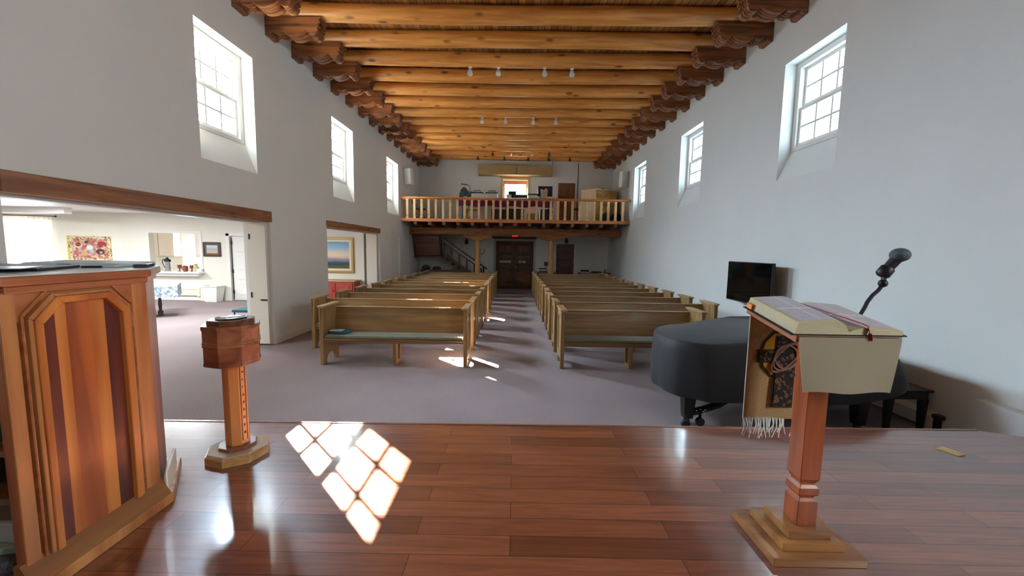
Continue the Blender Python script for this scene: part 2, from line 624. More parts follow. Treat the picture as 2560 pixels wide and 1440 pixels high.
# nave windows: double hung, three by two panes in each sash
def nave_window(name, y0, y1, side):
    w = struct(name, (side * 4.77, (y0 + y1) / 2, WS))
    x = side * 4.77
    a, b, c, d = y0 + 0.001, y1 - 0.001, 3.59, WZ1 - 0.001
    fw = 0.09
    m = M(); m.prism([(side * (XW + 0.002), WZ0 + 0.004), (side * 4.72, 3.585), (side * (XO - 0.001), 3.588), (side * (XO - 0.001), WZ0 + 0.004)], 'y', a, b); m.link('sloped_sill', WALL, w)
    m = M()
    xa, xb = sorted((x - side * 0.05, x + side * 0.09))
    m.box(xa, xb, a, a + fw, c, d); m.box(xa, xb, b - fw, b, c, d)
    m.box(xa, xb, a + fw, b - fw, c, c + fw * 0.8); m.box(xa, xb, a + fw, b - fw, d - fw, d)
    m.link('frame', WHITE, w, bevel=0.006)
    a += fw; b -= fw; c += fw * 0.8; d -= fw
    mid = (c + d) / 2
    for nm, z0, z1, dx in (('upper_sash', mid + 0.004, d, 0.035), ('lower_sash', c, mid - 0.001, -0.01)):
        m = M()
        x0, x1 = sorted((x + side * (dx), x + side * (dx + 0.035)))
        t = 0.052
        m.box(x0, x1, a, a + t, z0, z1); m.box(x0, x1, b - t, b, z0, z1)
        m.box(x0, x1, a + t, b - t, z0, z0 + t); m.box(x0, x1, a + t, b - t, z1 - t, z1)
        for k in (1, 2):
            yy = a + t + (b - a - 2 * t) * k / 3
            m.box(x0 + 0.006, x1 - 0.006, yy - 0.016, yy + 0.016, z0 + t, z1 - t)
        zz = (z0 + z1) / 2
        m.box(x0 + 0.007, x1 - 0.007, a + t, b - t, zz - 0.016, zz + 0.016)
        s = m.link(nm, WHITE, w)
        m = M()
        xm = (x0 + x1) / 2
        m.box(xm - 0.002, xm + 0.002, a + t, b - t, z0 + t, z1 - t)
        m.link('pane', GLASS, s)
    return w
for i, (a, b) in enumerate(WY):
    nave_window('window_%d' % (i + 1), a, b, -1)
for i, (a, b) in enumerate(WY):
    nave_window('window_%d' % (i + 4), a, b, 1)

# added unseen window beside the camera, an opening for the fill light
w = struct('window_10', (4.9, -1.15, 2.0))
m = M()
for y0, y1, z0, z1 in ((-1.9, -1.83, 2.0, 4.8), (-0.47, -0.4, 2.0, 4.8), (-1.83, -0.47, 2.0, 2.07), (-1.83, -0.47, 4.73, 4.8), (-1.17, -1.13, 2.07, 4.73)):
    m.box(4.86, 4.93, y0, y1, z0, z1)
fr = m.link('frame', WHITE, w)
m = M(); m.box(4.89, 4.894, -1.85, -0.45, 2.05, 4.75); m.link('pane', GLASS, fr)

# ------------------------------------------------------------------ side hall
SH = 2.87
SY = 13.0
wall_y('wall_hall_back', SY, SY + 0.18, -13.2, -XO, 0, SH, [(-12.18, -10.50, 0.965, 2.235), (-9.50, -8.75, 0.0, 2.17)], WALL2)
cx0, cy0 = -13.13, 13.0
dx, dy = -0.958, -0.285
def AW(t, z, o=0.0):     # point on the slanting wall of the hall, o = out into the room
    return (cx0 + dx * t - dy * o, cy0 + dy * t + dx * o, z)
m = M()
W0, W1, WB, WT = 1.78, 3.0, 0.55, 2.60
for o in (0.0, -0.25):
    for t0, t1, z0, z1 in ((0, W0, 0, SH), (W1, 5.2, 0, SH), (W0, W1, 0, WB), (W0, W1, WT, SH)):
        m.quad(AW(t0, z0, o), AW(t1, z0, o), AW(t1, z1, o), AW(t0, z1, o))
for t in (W0, W1):
    m.quad(AW(t, WB), AW(t, WB, -0.25), AW(t, WT, -0.25), AW(t, WT))
for z in (WB, WT):
    m.quad(AW(W0, z), AW(W0, z, -0.25), AW(W1, z, -0.25), AW(W1, z))
m.link('wall_hall_slanted', WALL2, kind='structure')
m = M(); m.box(-18.3, -18.1, 0.0, 13.2, 0, SH); m.link('wall_hall_left', WALL2, kind='structure')
m = M(); m.box(-18.3, -XO, -0.2, 0.0, 0, SH); m.link('wall_hall_front', WALL2, kind='structure')
m = M(); m.box(-18.3, -XO, -0.2, 16.2, SH, SH + 0.15); m.link('ceiling_hall', WHITE, kind='structure')
m = M()
KX0, KX1, KZ0, KZ1 = -13.32, -12.55, 0.95, 2.22
m.box(KX0, KX1, SY + 2.6, SY + 2.75, 0, KZ0); m.box(KX0, KX1, SY + 2.6, SY + 2.75, KZ1, SH)
m.box(-15.6, KX0, SY + 2.6, SY + 2.75, 0, SH); m.box(KX1, -8.0, SY + 2.6, SY + 2.75, 0, SH)
m.link('wall_kitchen_back', WALL2, kind='structure')
m = M(); m.box(-15.7, -15.6, SY + 0.2, SY + 2.75, 0, SH); m.link('wall_kitchen_left', WALL2, kind='structure')
m = M(); m.box(-8.0, -7.9, SY + 0.2, SY + 2.75, 0, SH); m.link('wall_kitchen_right', WALL2, kind='structure')
# soffit line across the hall ceiling
m = M(); m.box(-17.9, -13.0, 11.3, 11.5, 2.70, SH); m.link('trim_2', WHITE, kind='structure')

# slanted wall window with curtains
w = struct('window_7', AW(2.4, WB))
m = M()
for t0, t1, z0, z1 in ((W0, W0 + 0.07, WB, WT), (W1 - 0.07, W1, WB, WT), (W0 + .07, W1 - .07, WB, WB + 0.07), (W0 + .07, W1 - .07, WT - 0.07, WT), (2.37, 2.41, WB + .07, WT - .07)):
    m.hexa([AW(t0, z0, -0.18), AW(t1, z0, -0.18), AW(t1, z0, -0.12), AW(t0, z0, -0.12), AW(t0, z1, -0.18), AW(t1, z1, -0.18), AW(t1, z1, -0.12), AW(t0, z1, -0.12)])
fr = m.link('frame', WHITE, w)
m = M(); m.quad(AW(W0, WB, -0.15), AW(W1, WB, -0.15), AW(W1, WT, -0.15), AW(W0, WT, -0.15)); m.link('pane', GLASS, fr, thick=0.004)
c = thing('curtain_rod', 'thin dark curtain rod with finial above the bright hall window', 'curtain rod', AW(2.35, 2.69, 0.09))
m = M(); m.tube([AW(1.60, 2.69, 0.09), AW(3.2, 2.69, 0.09)], 0.012); m.link('rod', BLACK, c, smooth=True)
m = M(); m.ball(AW(1.585, 2.69, 0.09), 0.028); m.link('finial', BLACK, c, smooth=True)
for t in (1.66, 3.1):
    m = M(); m.tube([AW(t, 2.67, 0.0), AW(t, 2.69, 0.09)], 0.008); m.link('bracket', BLACK, c)
for t0, t1, lab in ((1.70, 2.38, 'sheer white curtain on the window side nearer the wall hanging'), (2.38, 3.06, 'sheer white curtain at the far left edge of the hall window')):
    m = M()
    m.grid(lambda u, v: AW(t0 + (t1 - t0) * u, 0.6 + (2.665 - 0.6) * v, 0.07 + 0.022 * math.sin(u * 34) * (1 - 0.5 * v)), 60, 6)
    tag(m.link('curtain', SHEER, loc=AW((t0 + t1) / 2, 0.6, 0.09), smooth=True), lab, 'curtain', 'curtains of the side hall window')

# kitchen window beyond the serving hatch
w = struct('window_8', ((KX0 + KX1) / 2, SY + 2.6, KZ0))
m = M()
for x in (KX0, KX1 - 0.05):
    m.box(x, x + 0.05, SY + 2.62, SY + 2.68, KZ0, KZ1)
m.box(KX0 + .05, KX1 - .05, SY + 2.62, SY + 2.68, KZ0, KZ0 + .05); m.box(KX0 + .05, KX1 - .05, SY + 2.62, SY + 2.68, KZ1 - .05, KZ1)
fr = m.link('frame', WHITE, w)
m = M(); m.box(KX0 + .04, KX1 - .04, SY + 2.65, SY + 2.655, KZ0 + .04, KZ1 - .04); m.link('pane', GLASS, fr)
# hatch shelf
m = M(); m.box(-12.3, -10.36, SY - 0.28, SY + 0.2, 0.905, 0.962); m.box(-12.24, -10.46, SY - 0.20, SY - 0.001, 0.82, 0.905)
tag(m.link('hatch_shelf', WHITE, loc=(-11.3, SY, 0.9), bevel=0.008), 'white wooden shelf ledge along the serving hatch', 'shelf')
m = M()
for z0, z1, xa, xb in ((2.235, 2.31, -12.26, -10.42), (0.97, 2.235, -12.26, -12.18), (0.97, 2.235, -10.50, -10.42)):
    m.box(xa, xb, SY - 0.02, SY, z0, z1)
m.link('trim_3', WHITE, kind='structure')
# kitchen wall cabinets
k = thing('kitchen_cabinet', 'beige wall cupboard at the left inside the serving hatch', 'cabinet', (-13.9, SY + 2.6, 1.4))
m = M(); m.box(-14.5, -13.36, SY + 2.25, SY + 2.6, 1.40, 2.42); m.link('body', plain('beige_cupboard', 'b5a898', 0.6), k)
m = M(); m.box(-14.48, -13.94, SY + 2.23, SY + 2.25, 1.42, 2.40); m.box(-13.92, -13.38, SY + 2.23, SY + 2.25, 1.42, 2.40); m.link('door', plain('beige_cupboard_door', 'b9ab9a', 0.55), k, bevel=0.006)
k = thing('kitchen_cabinet', 'white wall cupboard at the right inside the serving hatch', 'cabinet', (-12.0, SY + 2.6, 1.4))
m = M(); m.box(-12.5, -11.5, SY + 2.25, SY + 2.6, 1.38, 2.42); m.link('body', WHITE, k)
m = M(); m.box(-12.48, -12.01, SY + 2.23, SY + 2.25, 1.40, 2.40); m.box(-11.99, -11.52, SY + 2.23, SY + 2.25, 1.40, 2.40); m.link('door', WHITE, k, bevel=0.006)

# things on the hatch shelf
zs = 0.962
k = thing('coffee_urn', 'tall dark coffee maker with steel body on the hatch shelf', 'coffee maker', (-11.60, SY - 0.02, zs))
m = M(); m.lathe([(0.10, zs), (0.10, zs + 0.03), (0.075, zs + 0.05), (0.075, zs + 0.30), (0.085, zs + 0.32)], 20, -11.60, SY - 0.02); m.link('urn_body', CHROME, k, smooth=True)
m = M(); m.lathe([(0.09, zs + 0.32), (0.09, zs + 0.40), (0.03, zs + 0.44), (0.015, zs + 0.47)], 20, -11.60, SY - 0.02); m.link('lid', BLACK, k, smooth=True)
m = M(); m.tube([(-11.69, SY - .02, zs + 0.36), (-11.75, SY - .02, zs + 0.40), (-11.77, SY - .02, zs + 0.28), (-11.70, SY - .02, zs + 0.12)], 0.015); m.link('handle', BLACK, k, smooth=True)
CLAY = plain('brown_stoneware', '7c4a38', 0.5, 0, 0.2, 20)
for x, lab in ((-11.21, 'brown stoneware goblet next to the coffee maker'), (-10.80, 'darker stoneware goblet to the right of the brown mug')):
    m = M(); m.lathe([(0.05, zs), (0.05, zs + 0.012), (0.018, zs + 0.03), (0.018, zs + 0.09), (0.055, zs + 0.13), (0.062, zs + 0.22), (0.055, zs + 0.22), (0.045, zs + 0.14)], 18, x, SY - 0.02)
    tag(m.link('goblet', CLAY, loc=(x, SY - 0.02, zs), smooth=True), lab, 'goblet', 'goblets on the hatch shelf')
k = thing('mug', 'red-brown pottery jug between the two goblets', 'jug', (-11.0, SY - 0.04, zs))
m = M(); m.lathe([(0.06, zs), (0.075, zs + 0.08), (0.07, zs + 0.2), (0.06, zs + 0.2), (0.06, zs + 0.05)], 18, -11.0, SY - 0.04); m.link('body', plain('red_clay', '8e4733', 0.5), k, smooth=True)
m = M(); m.tube([(-11.07, SY - .04, zs + .17), (-11.12, SY - .04, zs + .14), (-11.12, SY - .04, zs + .08), (-11.075, SY - .04, zs + .05)], 0.011); m.link('handle', plain('red_clay_handle', '8e4733', 0.5), k, smooth=True)
k = thing('glass_jar', 'clear jar with yellow lid at the right end of the hatch', 'jar', (-10.66, SY - 0.02, zs))
m = M(); m.lathe([(0.07, zs), (0.07, zs + 0.2), (0.05, zs + 0.22)], 16, -10.66, SY - 0.02); m.link('body', plain('pale_green_jar', 'b9c79a', 0.15), k, smooth=True)
m = M(); m.lathe([(0.055, zs + 0.22), (0.055, zs + 0.27)], 16, -10.66, SY - 0.02); m.link('lid', plain('yellow_lid', 'c9a63c', 0.4), k, smooth=True)
m = M(); m.box(-10.58, -10.42, SY - 0.1, SY + 0.05, zs, zs + 0.10); tag(m.link('napkin_box', PAPER, loc=(-10.5, SY - 0.02, zs), bevel=0.006), 'small white box at the right corner of the hatch shelf', 'box')
m = M(); m.lathe([(0.09, zs), (0.11, zs + 0.02), (0.10, zs + 0.02), (0.08, zs + 0.01)], 20, -11.95, SY - 0.14)
tag(m.link('wooden_tray', plain('tray_wood', '7a3f28', 0.45), loc=(-11.95, SY - 0.14, zs), smooth=True), 'flat round brown tray at the left end of the hatch shelf', 'tray')

# picture, bin, heater, door of the hall
def framed(name, x0, x1, y, z0, z1, fw, fmat, pmat, lab, mat2=None, mw=0.0, depth=0.035):
    k = thing(name, lab, 'picture', ((x0 + x1) / 2, y, z0))
    m = M()
    m.box(x0, x0 + fw, y - depth, y, z0, z1); m.box(x1 - fw, x1, y - depth, y, z0, z1)
    m.box(x0 + fw, x1 - fw, y - depth, y, z0, z0 + fw); m.box(x0 + fw, x1 - fw, y - depth, y, z1 - fw, z1)
    m.link('frame', fmat, k, bevel=0.01)
    a, b, c, d = x0 + fw, x1 - fw, z0 + fw, z1 - fw
    if mat2:
        m = M()
        m.box(a, a + mw, y - depth * .7, y, c, d); m.box(b - mw, b, y - depth * .7, y, c, d)
        m.box(a + mw, b - mw, y - depth * .7, y, c, c + mw); m.box(a + mw, b - mw, y - depth * .7, y, d - mw, d)
        m.link('mount', mat2, k)
        a += mw; b -= mw; c += mw; d -= mw
    m = M(); m.box(a, b, y - depth * .5, y, c, d); m.link('painting', pmat, k)
    return k
framed('framed_picture', -10.38, -9.79, SY, 1.475, 1.955, 0.055, plain('dark_frame', '3a2a2c', 0.4), picture('small_landscape', [(0.0, 'b6a489'), (0.35, 'c9b49a'), (0.45, '8fa9a8'), (0.7, 'a9c3c8'), (1.0, 'c3d6d8')], 0.25), 'small dark-framed picture between the hatch and the white door', plain('brown_mount', '6a4238', 0.5), 0.05)
framed('framed_painting', -7.1, -5.35, SY, 1.0, 2.175, 0.075, plain('gilt_frame', 'b08a4e', 0.35, 0.3), picture('sunset_landscape', [(0.0, '4d5b30'), (0.13, '3e4c2c'), (0.15, '2c3b33'), (0.24, '3a4a48'), (0.27, '6d7797'), (0.36, '8a90ad'), (0.40, 'd9b79c'), (0.5, 'eccfae'), (0.62, 'd6d2bf'), (0.75, '9fc0cf'), (1.0, '6ea3c6')], 0.10, 2, 4.0), 'large gilt-framed sunset landscape painting above the red cabinet', plain('cream_liner', 'e6d9b8', 0.5), 0.07, 0.06)

k = thing('waste_bin', 'white tapered waste bin by the hall door', 'bin', (-9.9, 12.7, 0))
def sq(w, d, z, cx=-9.9, cy=12.7):
    return [(cx - w, cy - d, z), (cx + w, cy - d, z), (cx + w, cy + d, z), (cx - w, cy + d, z)]
m = M(); m.rings([sq(0.19, 0.14, 0.0), sq(0.26, 0.19, 0.51), sq(0.24, 0.17, 0.51), sq(0.175, 0.125, 0.03)]); m.link('bucket', WHITE, k, bevel=0.012)
m = M(); m.rings([sq(0.262, 0.192, 0.50), sq(0.278, 0.208, 0.50), sq(0.278, 0.208, 0.535), sq(0.245, 0.175, 0.535), sq(0.245, 0.175, 0.50)], cap=False); m.link('rim', WHITE, k)
k = thing('baseboard_heater', 'cream baseboard heater under the serving hatch', 'heater', (-11.6, SY - 0.05, 0))
m = M(); m.box(-12.9, -10.62, SY - 0.09, SY, 0.16, 0.36); m.link('cover', CREAM, k, bevel=0.01)
m = M(); m.prism([(SY - 0.10, 0.385), (SY, 0.415), (SY, 0.395), (SY - 0.10, 0.365)], 'x', -12.9, -10.62); m.link('top_flap', CREAM, k)
m = M(); m.box(-10.62, -10.52, SY - 0.10, SY, 0.13, 0.42); m.link('end_cap', CREAM, k, bevel=0.008)
m = M(); m.box(-10.45, -10.2, SY - 0.16, SY, 0.0, 0.40); m.link('trim_4', CREAM, kind='structure')
m = M(); m.box(-12.9, -10.46, SY - 0.02, SY, 0, 0.11); m.link('baseboard_hall', WHITE, kind='structure')

d = struct('door_1', (-9.12, SY + 0.06, 0))
m = M(); m.box(-9.47, -8.78, SY + 0.05, SY + 0.09, 0.02, 2.15); m.link('leaf', WHITE, d)
m = M()
for z0, z1 in ((0.2, 0.62), (0.72, 0.95), (1.05, 1.55), (1.65, 2.02)):
    m.box(-9.33, -8.92, SY + 0.035, SY + 0.05, z0, z1)
m.link('raised_panel', WHITE, d, bevel=0.012)
m = M()
for x in (-9.60, -8.75):
    m.box(x, x + 0.10, SY - 0.025, SY, 0, 2.25)
m.box(-9.60, -8.65, SY - 0.025, SY, 2.17, 2.27); m.link('casing', WHITE, d)
for z in (0.3, 1.0, 1.95):
    m = M(); m.box(-9.48, -9.44, SY + 0.02, SY + 0.05, z - 0.06, z + 0.06); m.link('hinge', BLACK, d)
m = M(); m.box(-9.472, -9.455, SY + 0.03, SY + 0.05, 0.05, 2.12); m.link('edge_gap', BLACK, d)

# wall hanging
k = thing('wall_hanging', 'embroidered red folk wall hanging with a cream dotted border', 'wall hanging', AW(0.83, 1.27, 0.03))
def aw_box(m, t0, t1, z0, z1, o0, o1):
    m.hexa([AW(t0, z0, o0), AW(t1, z0, o0), AW(t1, z0, o1), AW(t0, z0, o1), AW(t0, z1, o0), AW(t1, z1, o0), AW(t1, z1, o1), AW(t0, z1, o1)])
m = M(); aw_box(m, 0.27, 1.37, 1.27, 2.09, 0.0, 0.025); m.link('border', cells('dotted_border', ['d9c9a2', 'd9c9a2', 'b89a6a', 'd6c79f', '6a6a50'], 26), k)
m = M(); aw_box(m, 0.36, 1.28, 1.36, 2.0, 0.025, 0.03); m.link('field', cells('folk_field', ['b0706a', 'b87a70', 'a0605a', 'c49a88', 'ac6e64', 'cdb49c'], 17), k)
random.seed(3)
for kx, kz, r, c in ((1.12, 1.80, 0.12, 'd9b8a0'), (1.12, 1.82, 0.08, '8a2f2c'), (0.82, 1.72, 0.09, 'c9d6d0'), (0.78, 1.60, 0.06, '8fc0c0'), (0.56, 1.58, 0.11, '5a3a34'), (0.55, 1.56, 0.05, 'd8d0c0'), (0.50, 1.82, 0.12, 'a03a3c'), (0.48, 1.74, 0.06, 'cfd8cc'), (0.97, 1.52, 0.09, 'c99a7c'), (0.9, 1.9, 0.05, '55483f')):
    m = M()
    ring = lambda o, rr=r, a=kx, b=kz: [AW(a + rr * math.cos(2*PI*i/16), b + rr * 0.85 * math.sin(2*PI*i/16), o) for i in range(16)]
    m.rings([ring(0.030), ring(0.034)])
    m.link('stitched_patch', plain('patch_' + c, c, 0.95), k)
m = M(); aw_box(m, 1.38, 1.41, 1.26, 2.10, 0.0, 0.02); m.link('yellow_edge', plain('yellow_strip', 'd8cf5a', 0.7), k)

# table with flowered cloth, chair
TBL = (-9.83, 9.57, 0.0); TRZ = math.radians(36.9)
t = thing('side_table', 'dark turned-leg table under a flowered cloth in the side hall', 'table', TBL, TRZ, local=True)
m = M(); m.box(-1.13, 1.13, -0.53, 0.53, 0.77, 0.80); m.link('tabletop', DARKX, t, local=True)
for x in (-0.75, 0.75):
    m = M(); m.lathe([(0.055, 0.05), (0.055, 0.12), (0.03, 0.14), (0.042, 0.3), (0.03, 0.45), (0.045, 0.6), (0.05, 0.77)], 12, x, 0.0); m.link('leg', DARKW, t, smooth=True, local=True)
    m = M(); m.box(x - 0.05, x + 0.05, -0.10, 0.10, 0.0, 0.05); m.link('foot', DARKW, t, bevel=0.01, local=True)
FLOWER = cells('flowered_cloth', ['b9c3cb', 'bfc8cf', '8394a6', 'c6ced4', '6f8494', 'bcc5cc', '9dacb0'], 20)
m = M()
m.box(-1.15, 1.15, -0.55, 0.55, 0.803, 0.808)
o1 = lambda x0, y0, x1, y1: m.grid(lambda u, v: (x0 + (x1 - x0) * u + (y1 - y0) * 0.015 * math.sin(u * 30) * (1 - v), y0 + (y1 - y0) * u + (x1 - x0) * 0.012 * math.sin(u * 30) * (1 - v), 0.52 + 0.285 * v), 30, 3)
o1(-1.155, -0.555, 1.155, -0.555); o1(1.155, -0.555, 1.155, 0.555); o1(-1.155, 0.555, 1.155, 0.555); o1(-1.155, -0.555, -1.155, 0.555)
c = m.link('tablecloth', FLOWER, loc=(0, 0, 0.8), smooth=True)
c.location = (TBL[0], TBL[1], 0.8); c.rotation_euler = (0, 0, TRZ)
tag(c, 'blue and white flowered tablecloth draped over the hall table', 'tablecloth')
ch = thing('chair', 'chair with teal seat just inside the wide opening, behind the folded door', 'chair', (-5.72, 8.45, 0))
m = M(); m.box(-6.02, -5.46, 8.18, 8.70, 0.43, 0.49); m.link('seat', TEAL, ch, bevel=0.02)
m = M(); m.box(-5.46, -5.42, 8.2, 8.68, 0.62, 0.95); m.link('backrest', plain('dark_teal', '123a42', 0.8), ch, bevel=0.02)
for x, y in ((-5.98, 8.22), (-5.98, 8.66), (-5.47, 8.22), (-5.47, 8.66)):
    m = M(); m.tube([(x, y, 0), (x, y, 0.43 if x < -5.6 else 0.9)], 0.014); m.link('leg', BLACK, ch, smooth=True)
# red cabinet
c = thing('red_cabinet', 'red-painted cabinet with a wood top under the landscape painting', 'cabinet', (-6.0, 12.72, 0))
RP = plain('red_paint', 'a83a2c', 0.5, 0, 0.12, 8)
m = M(); m.box(-6.9, -5.17, 12.5, 12.98, 0.0, 0.745); m.link('body', RP, c)
m = M(); m.box(-6.93, -5.13, 12.47, 12.99, 0.745, 0.785); m.link('top', wood('cab_top', 'a8845a', 'c9a878', 'x'), c, bevel=0.006)
for x0 in (-6.86, -6.28, -5.72):
    m = M(); m.box(x0, x0 + 0.5, 12.475, 12.5, 0.08, 0.70); dd = m.link('door', RP, c, bevel=0.006)
    m = M(); m.box(x0 + 0.08, x0 + 0.42, 12.465, 12.475, 0.16, 0.62); m.link('panel', RP, dd, bevel=0.008)
    m = M(); m.ball((x0 + 0.46, 12.455, 0.45), 0.018); m.link('knob', BLACK, dd, smooth=True)

# folding door stacked against the end of the wide opening
fd = thing('folding_door', 'white folding door stacked open at the end of the wide opening', 'door', (-4.72, 7.18, 0))
m = M(); m.box(-4.90, -4.56, 7.14, 7.185, 0.03, 2.29); lf = m.link('leaf', CREAM, fd, bevel=0.004)
m = M(); m.box(-4.92, -4.58, 7.19, 7.232, 0.03, 2.29); m.link('leaf', CREAM, fd, bevel=0.004)
for z in (0.95, 2.02):
    m = M(); m.box(-4.86, -4.845, 7.125, 7.14, z - 0.05, z + 0.05); m.link('hinge', BLACK, lf)
m = M(); m.bar((-4.68, 7.12, 0.86), (-4.56, 7.12, 0.86), 0.018, 0.022); m.box(-4.67, -4.65, 7.12, 7.14, 0.85, 0.87); m.box(-4.59, -4.57, 7.12, 7.14, 0.85, 0.87); m.link('handle', BLACK, lf)
fd = thing('folding_door', 'white folding door stacked open beside the landscape painting opening', 'door', (-4.75, 13.03, 0))
m = M(); m.box(-4.95, -4.60, 13.0, 13.04, 0.03, 2.335); m.link('leaf', CREAM, fd)
m = M(); m.box(-4.96, -4.61, 13.05, 13.09, 0.03, 2.335); m.link('leaf', CREAM, fd)
m = M(); m.box(-4.97, -4.955, 12.985, 13.0, 0.03, 2.335); m.link('painted_gap', BLACK, fd)  # black strip painted in for the dark gap of the folding door

# recessed white door far along the left wall
d = struct('door_2', (-XW, 15.95, 0))
m = M(); m.box(-XW, -XW + 0.012, 15.38, 16.5, 0.02, 2.18); m.link('leaf', WHITE, d)
m = M(); m.box(-XW, -XW + 0.035, 15.28, 15.38, 0, 2.26); m.box(-XW, -XW + 0.035, 16.5, 16.58, 0, 2.26); m.box(-XW, -XW + 0.035, 15.38, 16.5, 2.18, 2.26); m.link('casing', WALL, d)
# ------------------------------------------------------------------ roof beams and corbels
BZ = 5.915
BY = [6.64 + 0.83 * k for k in range(15)]
def log_mesh(seed, L=9.6, r=0.153):
    rnd = random.Random(seed)
    m = M()
    rs = []
    n = 20
    ph = [rnd.uniform(0, 6.28) for _ in range(4)]
    for i in range(41):
        x = -L / 2 + L * i / 40
        rr = r * (1 + 0.018 * math.sin(x * 2.1 + ph[0]) + 0.012 * math.sin(x * 4.7 + ph[1]))
        oz = 0.010 * math.sin(x * 0.8 + ph[2])
        rs.append([(x, rr * math.cos(2*PI*k/n), rr * math.sin(2*PI*k/n) + oz - 0.012 * (1 - (2*x/L)**2)) for k in range(n)])
    m.rings(rs)
    return m
for i, y in enumerate(BY):
    m = log_mesh(100 + i)
    for v in m.bm.verts:
        v.co += Vector((0, y, BZ + 0.153))
    tag(m.link('log_beam', LOG, loc=(0, y, BZ), smooth=True),
        ('%s round log roof beam counted from the camera end' % NTH[i]) if i < 14 else 'last round log roof beam, against the end wall above the loft',
        'beam', 'round log roof beams')

PROF = [(0.0,0),(0.0,-.35),(.07,-.35),(.10,-.32),(.10,-.29),(.15,-.28),(.20,-.31),(.26,-.325),(.31,-.31),(.33,-.28),(.36,-.29),(.40,-.33),(.46,-.352),(.54,-.35),(.62,-.325),(.69,-.285),(.73,-.245),(.75,-.27),(.79,-.32),(.84,-.342),(.89,-.33),(.93,-.29),(.945,-.24),(.93,-.20),(.955,-.19),(.96,-.15),(.945,-.12),(.975,-.11),(.98,-.07),(.965,-.045),(1.0,-.03),(1.0,0)]
PROF = [(u, z * 0.9) for u, z in PROF]
def corbel_mesh():
    m = M()
    def ins(d):
        out = []
        for u, z in PROF:
            if z == 0 or u < 0.11:
                out.append((u if z == 0 else u, z))
            else:
                out.append((u - d * 0.6, z + d))
        return out
    y = -0.135
    for w, d in ((0.055, 0), (0.02, 0.018), (0.04, 0.004), (0.02, 0.018), (0.04, 0.004), (0.02, 0.018), (0.075, 0)):
        m.prism(ins(d), 'y', y, y + w)
        y += w
    return m
cL = corbel_mesh()
protoL = cL.link('carved_corbel', CORB, loc=(0, 0, 0))
meL = protoL.data
meR = meL.copy()
for v in meR.vertices:
    v.co.x *= -1
meR.flip_normals()
for side, me, sx in (('left', meL, -1), ('right', meR, 1)):
    for i, y in enumerate(BY):
        if side == 'left' and i == 0:
            o = protoL
        else:
            o = protoL.copy(); o.data = me; COL.objects.link(o)
        o.location = (sx * (XW + 0.003), y, BZ + 0.002)
        tag(o, ('%s carved scalloped corbel from the camera along the %s wall' % (NTH[i], side)) if i < 14 else 'last carved corbel in the far corner at the top of the %s wall' % side,
            'corbel', 'carved corbels on the %s wall' % side)

# spotlights under the beams
def spot(loc, body, tilt, lab, grp, face):
    t = thing('spotlight', lab, 'spotlight', loc, 0, grp, local=True)
    m = M(); m.box(-0.035, 0.035, -0.02, 0.02, -0.02, 0.012); m.tube([(0, 0, -0.02), (0, 0, -0.06)], 0.010); m.link('stem', body, t, local=True)
    m = M(); m.lathe([(0.025, 0.05), (0.045, 0.035), (0.052, -0.02), (0.06, -0.06), (0.05, -0.06), (0.04, -0.02)], 16)
    for v in m.bm.verts:
        v.co.rotate(Matrix.Rotation(tilt, 3, 'X')); v.co += Vector((0, 0, -0.10))
    h = m.link('lamp_head', body, t, local=True, smooth=True)
    m = M(); m.lathe([(0.046, -0.045), (0.030, -0.05)], 16)
    for v in m.bm.verts:
        v.co.rotate(Matrix.Rotation(tilt, 3, 'X')); v.co += Vector((0, 0, -0.10))
    m.link('bulb', face, h, local=True)
    return t
FROST = plain('frosted_bulb', 'dfe2e0', 0.3)
ORD4 = ['leftmost', 'second from the left', 'third from the left', 'rightmost']
def under(k):   # a little below the log at beam k
    return BZ - 0.024
for x, o in zip((-1.06, -0.43, 0.60, 1.21), ORD4):
    spot((x, BY[3], under(3)), WHITE, -0.5, '%s of the four white spotlights nearest the camera' % o, 'white spotlights of the near row', FROST)
for x, o in zip((-1.07, -0.35, 0.50, 1.20), ORD4):
    spot((x, BY[7], under(7)), WHITE, -0.5, '%s of the four white spotlights in the middle of the roof' % o, 'white spotlights of the middle row', FROST)
for x, b, o in ((-0.98, BLACK, 'black spotlight at the left end of the third row'), (-0.18, BRASS, 'brass spotlight left of centre in the third row'), (0.66, BRASS, 'brass spotlight right of centre in the third row'), (1.36, BLACK, 'black spotlight at the right end of the third row')):
    spot((x, BY[12], under(12)), b, 0.5, o, 'spotlights of the third row', FROST)
for x, o in zip((-1.67, -0.52, 0.52, 1.41, 2.33), ('leftmost', 'second from the left', 'middle', 'fourth from the left', 'rightmost')):
    spot((x, BY[13], under(13)), BLACK, 0.4, '%s of the five black spotlights above the loft' % o, 'black spotlights above the loft', FROST)

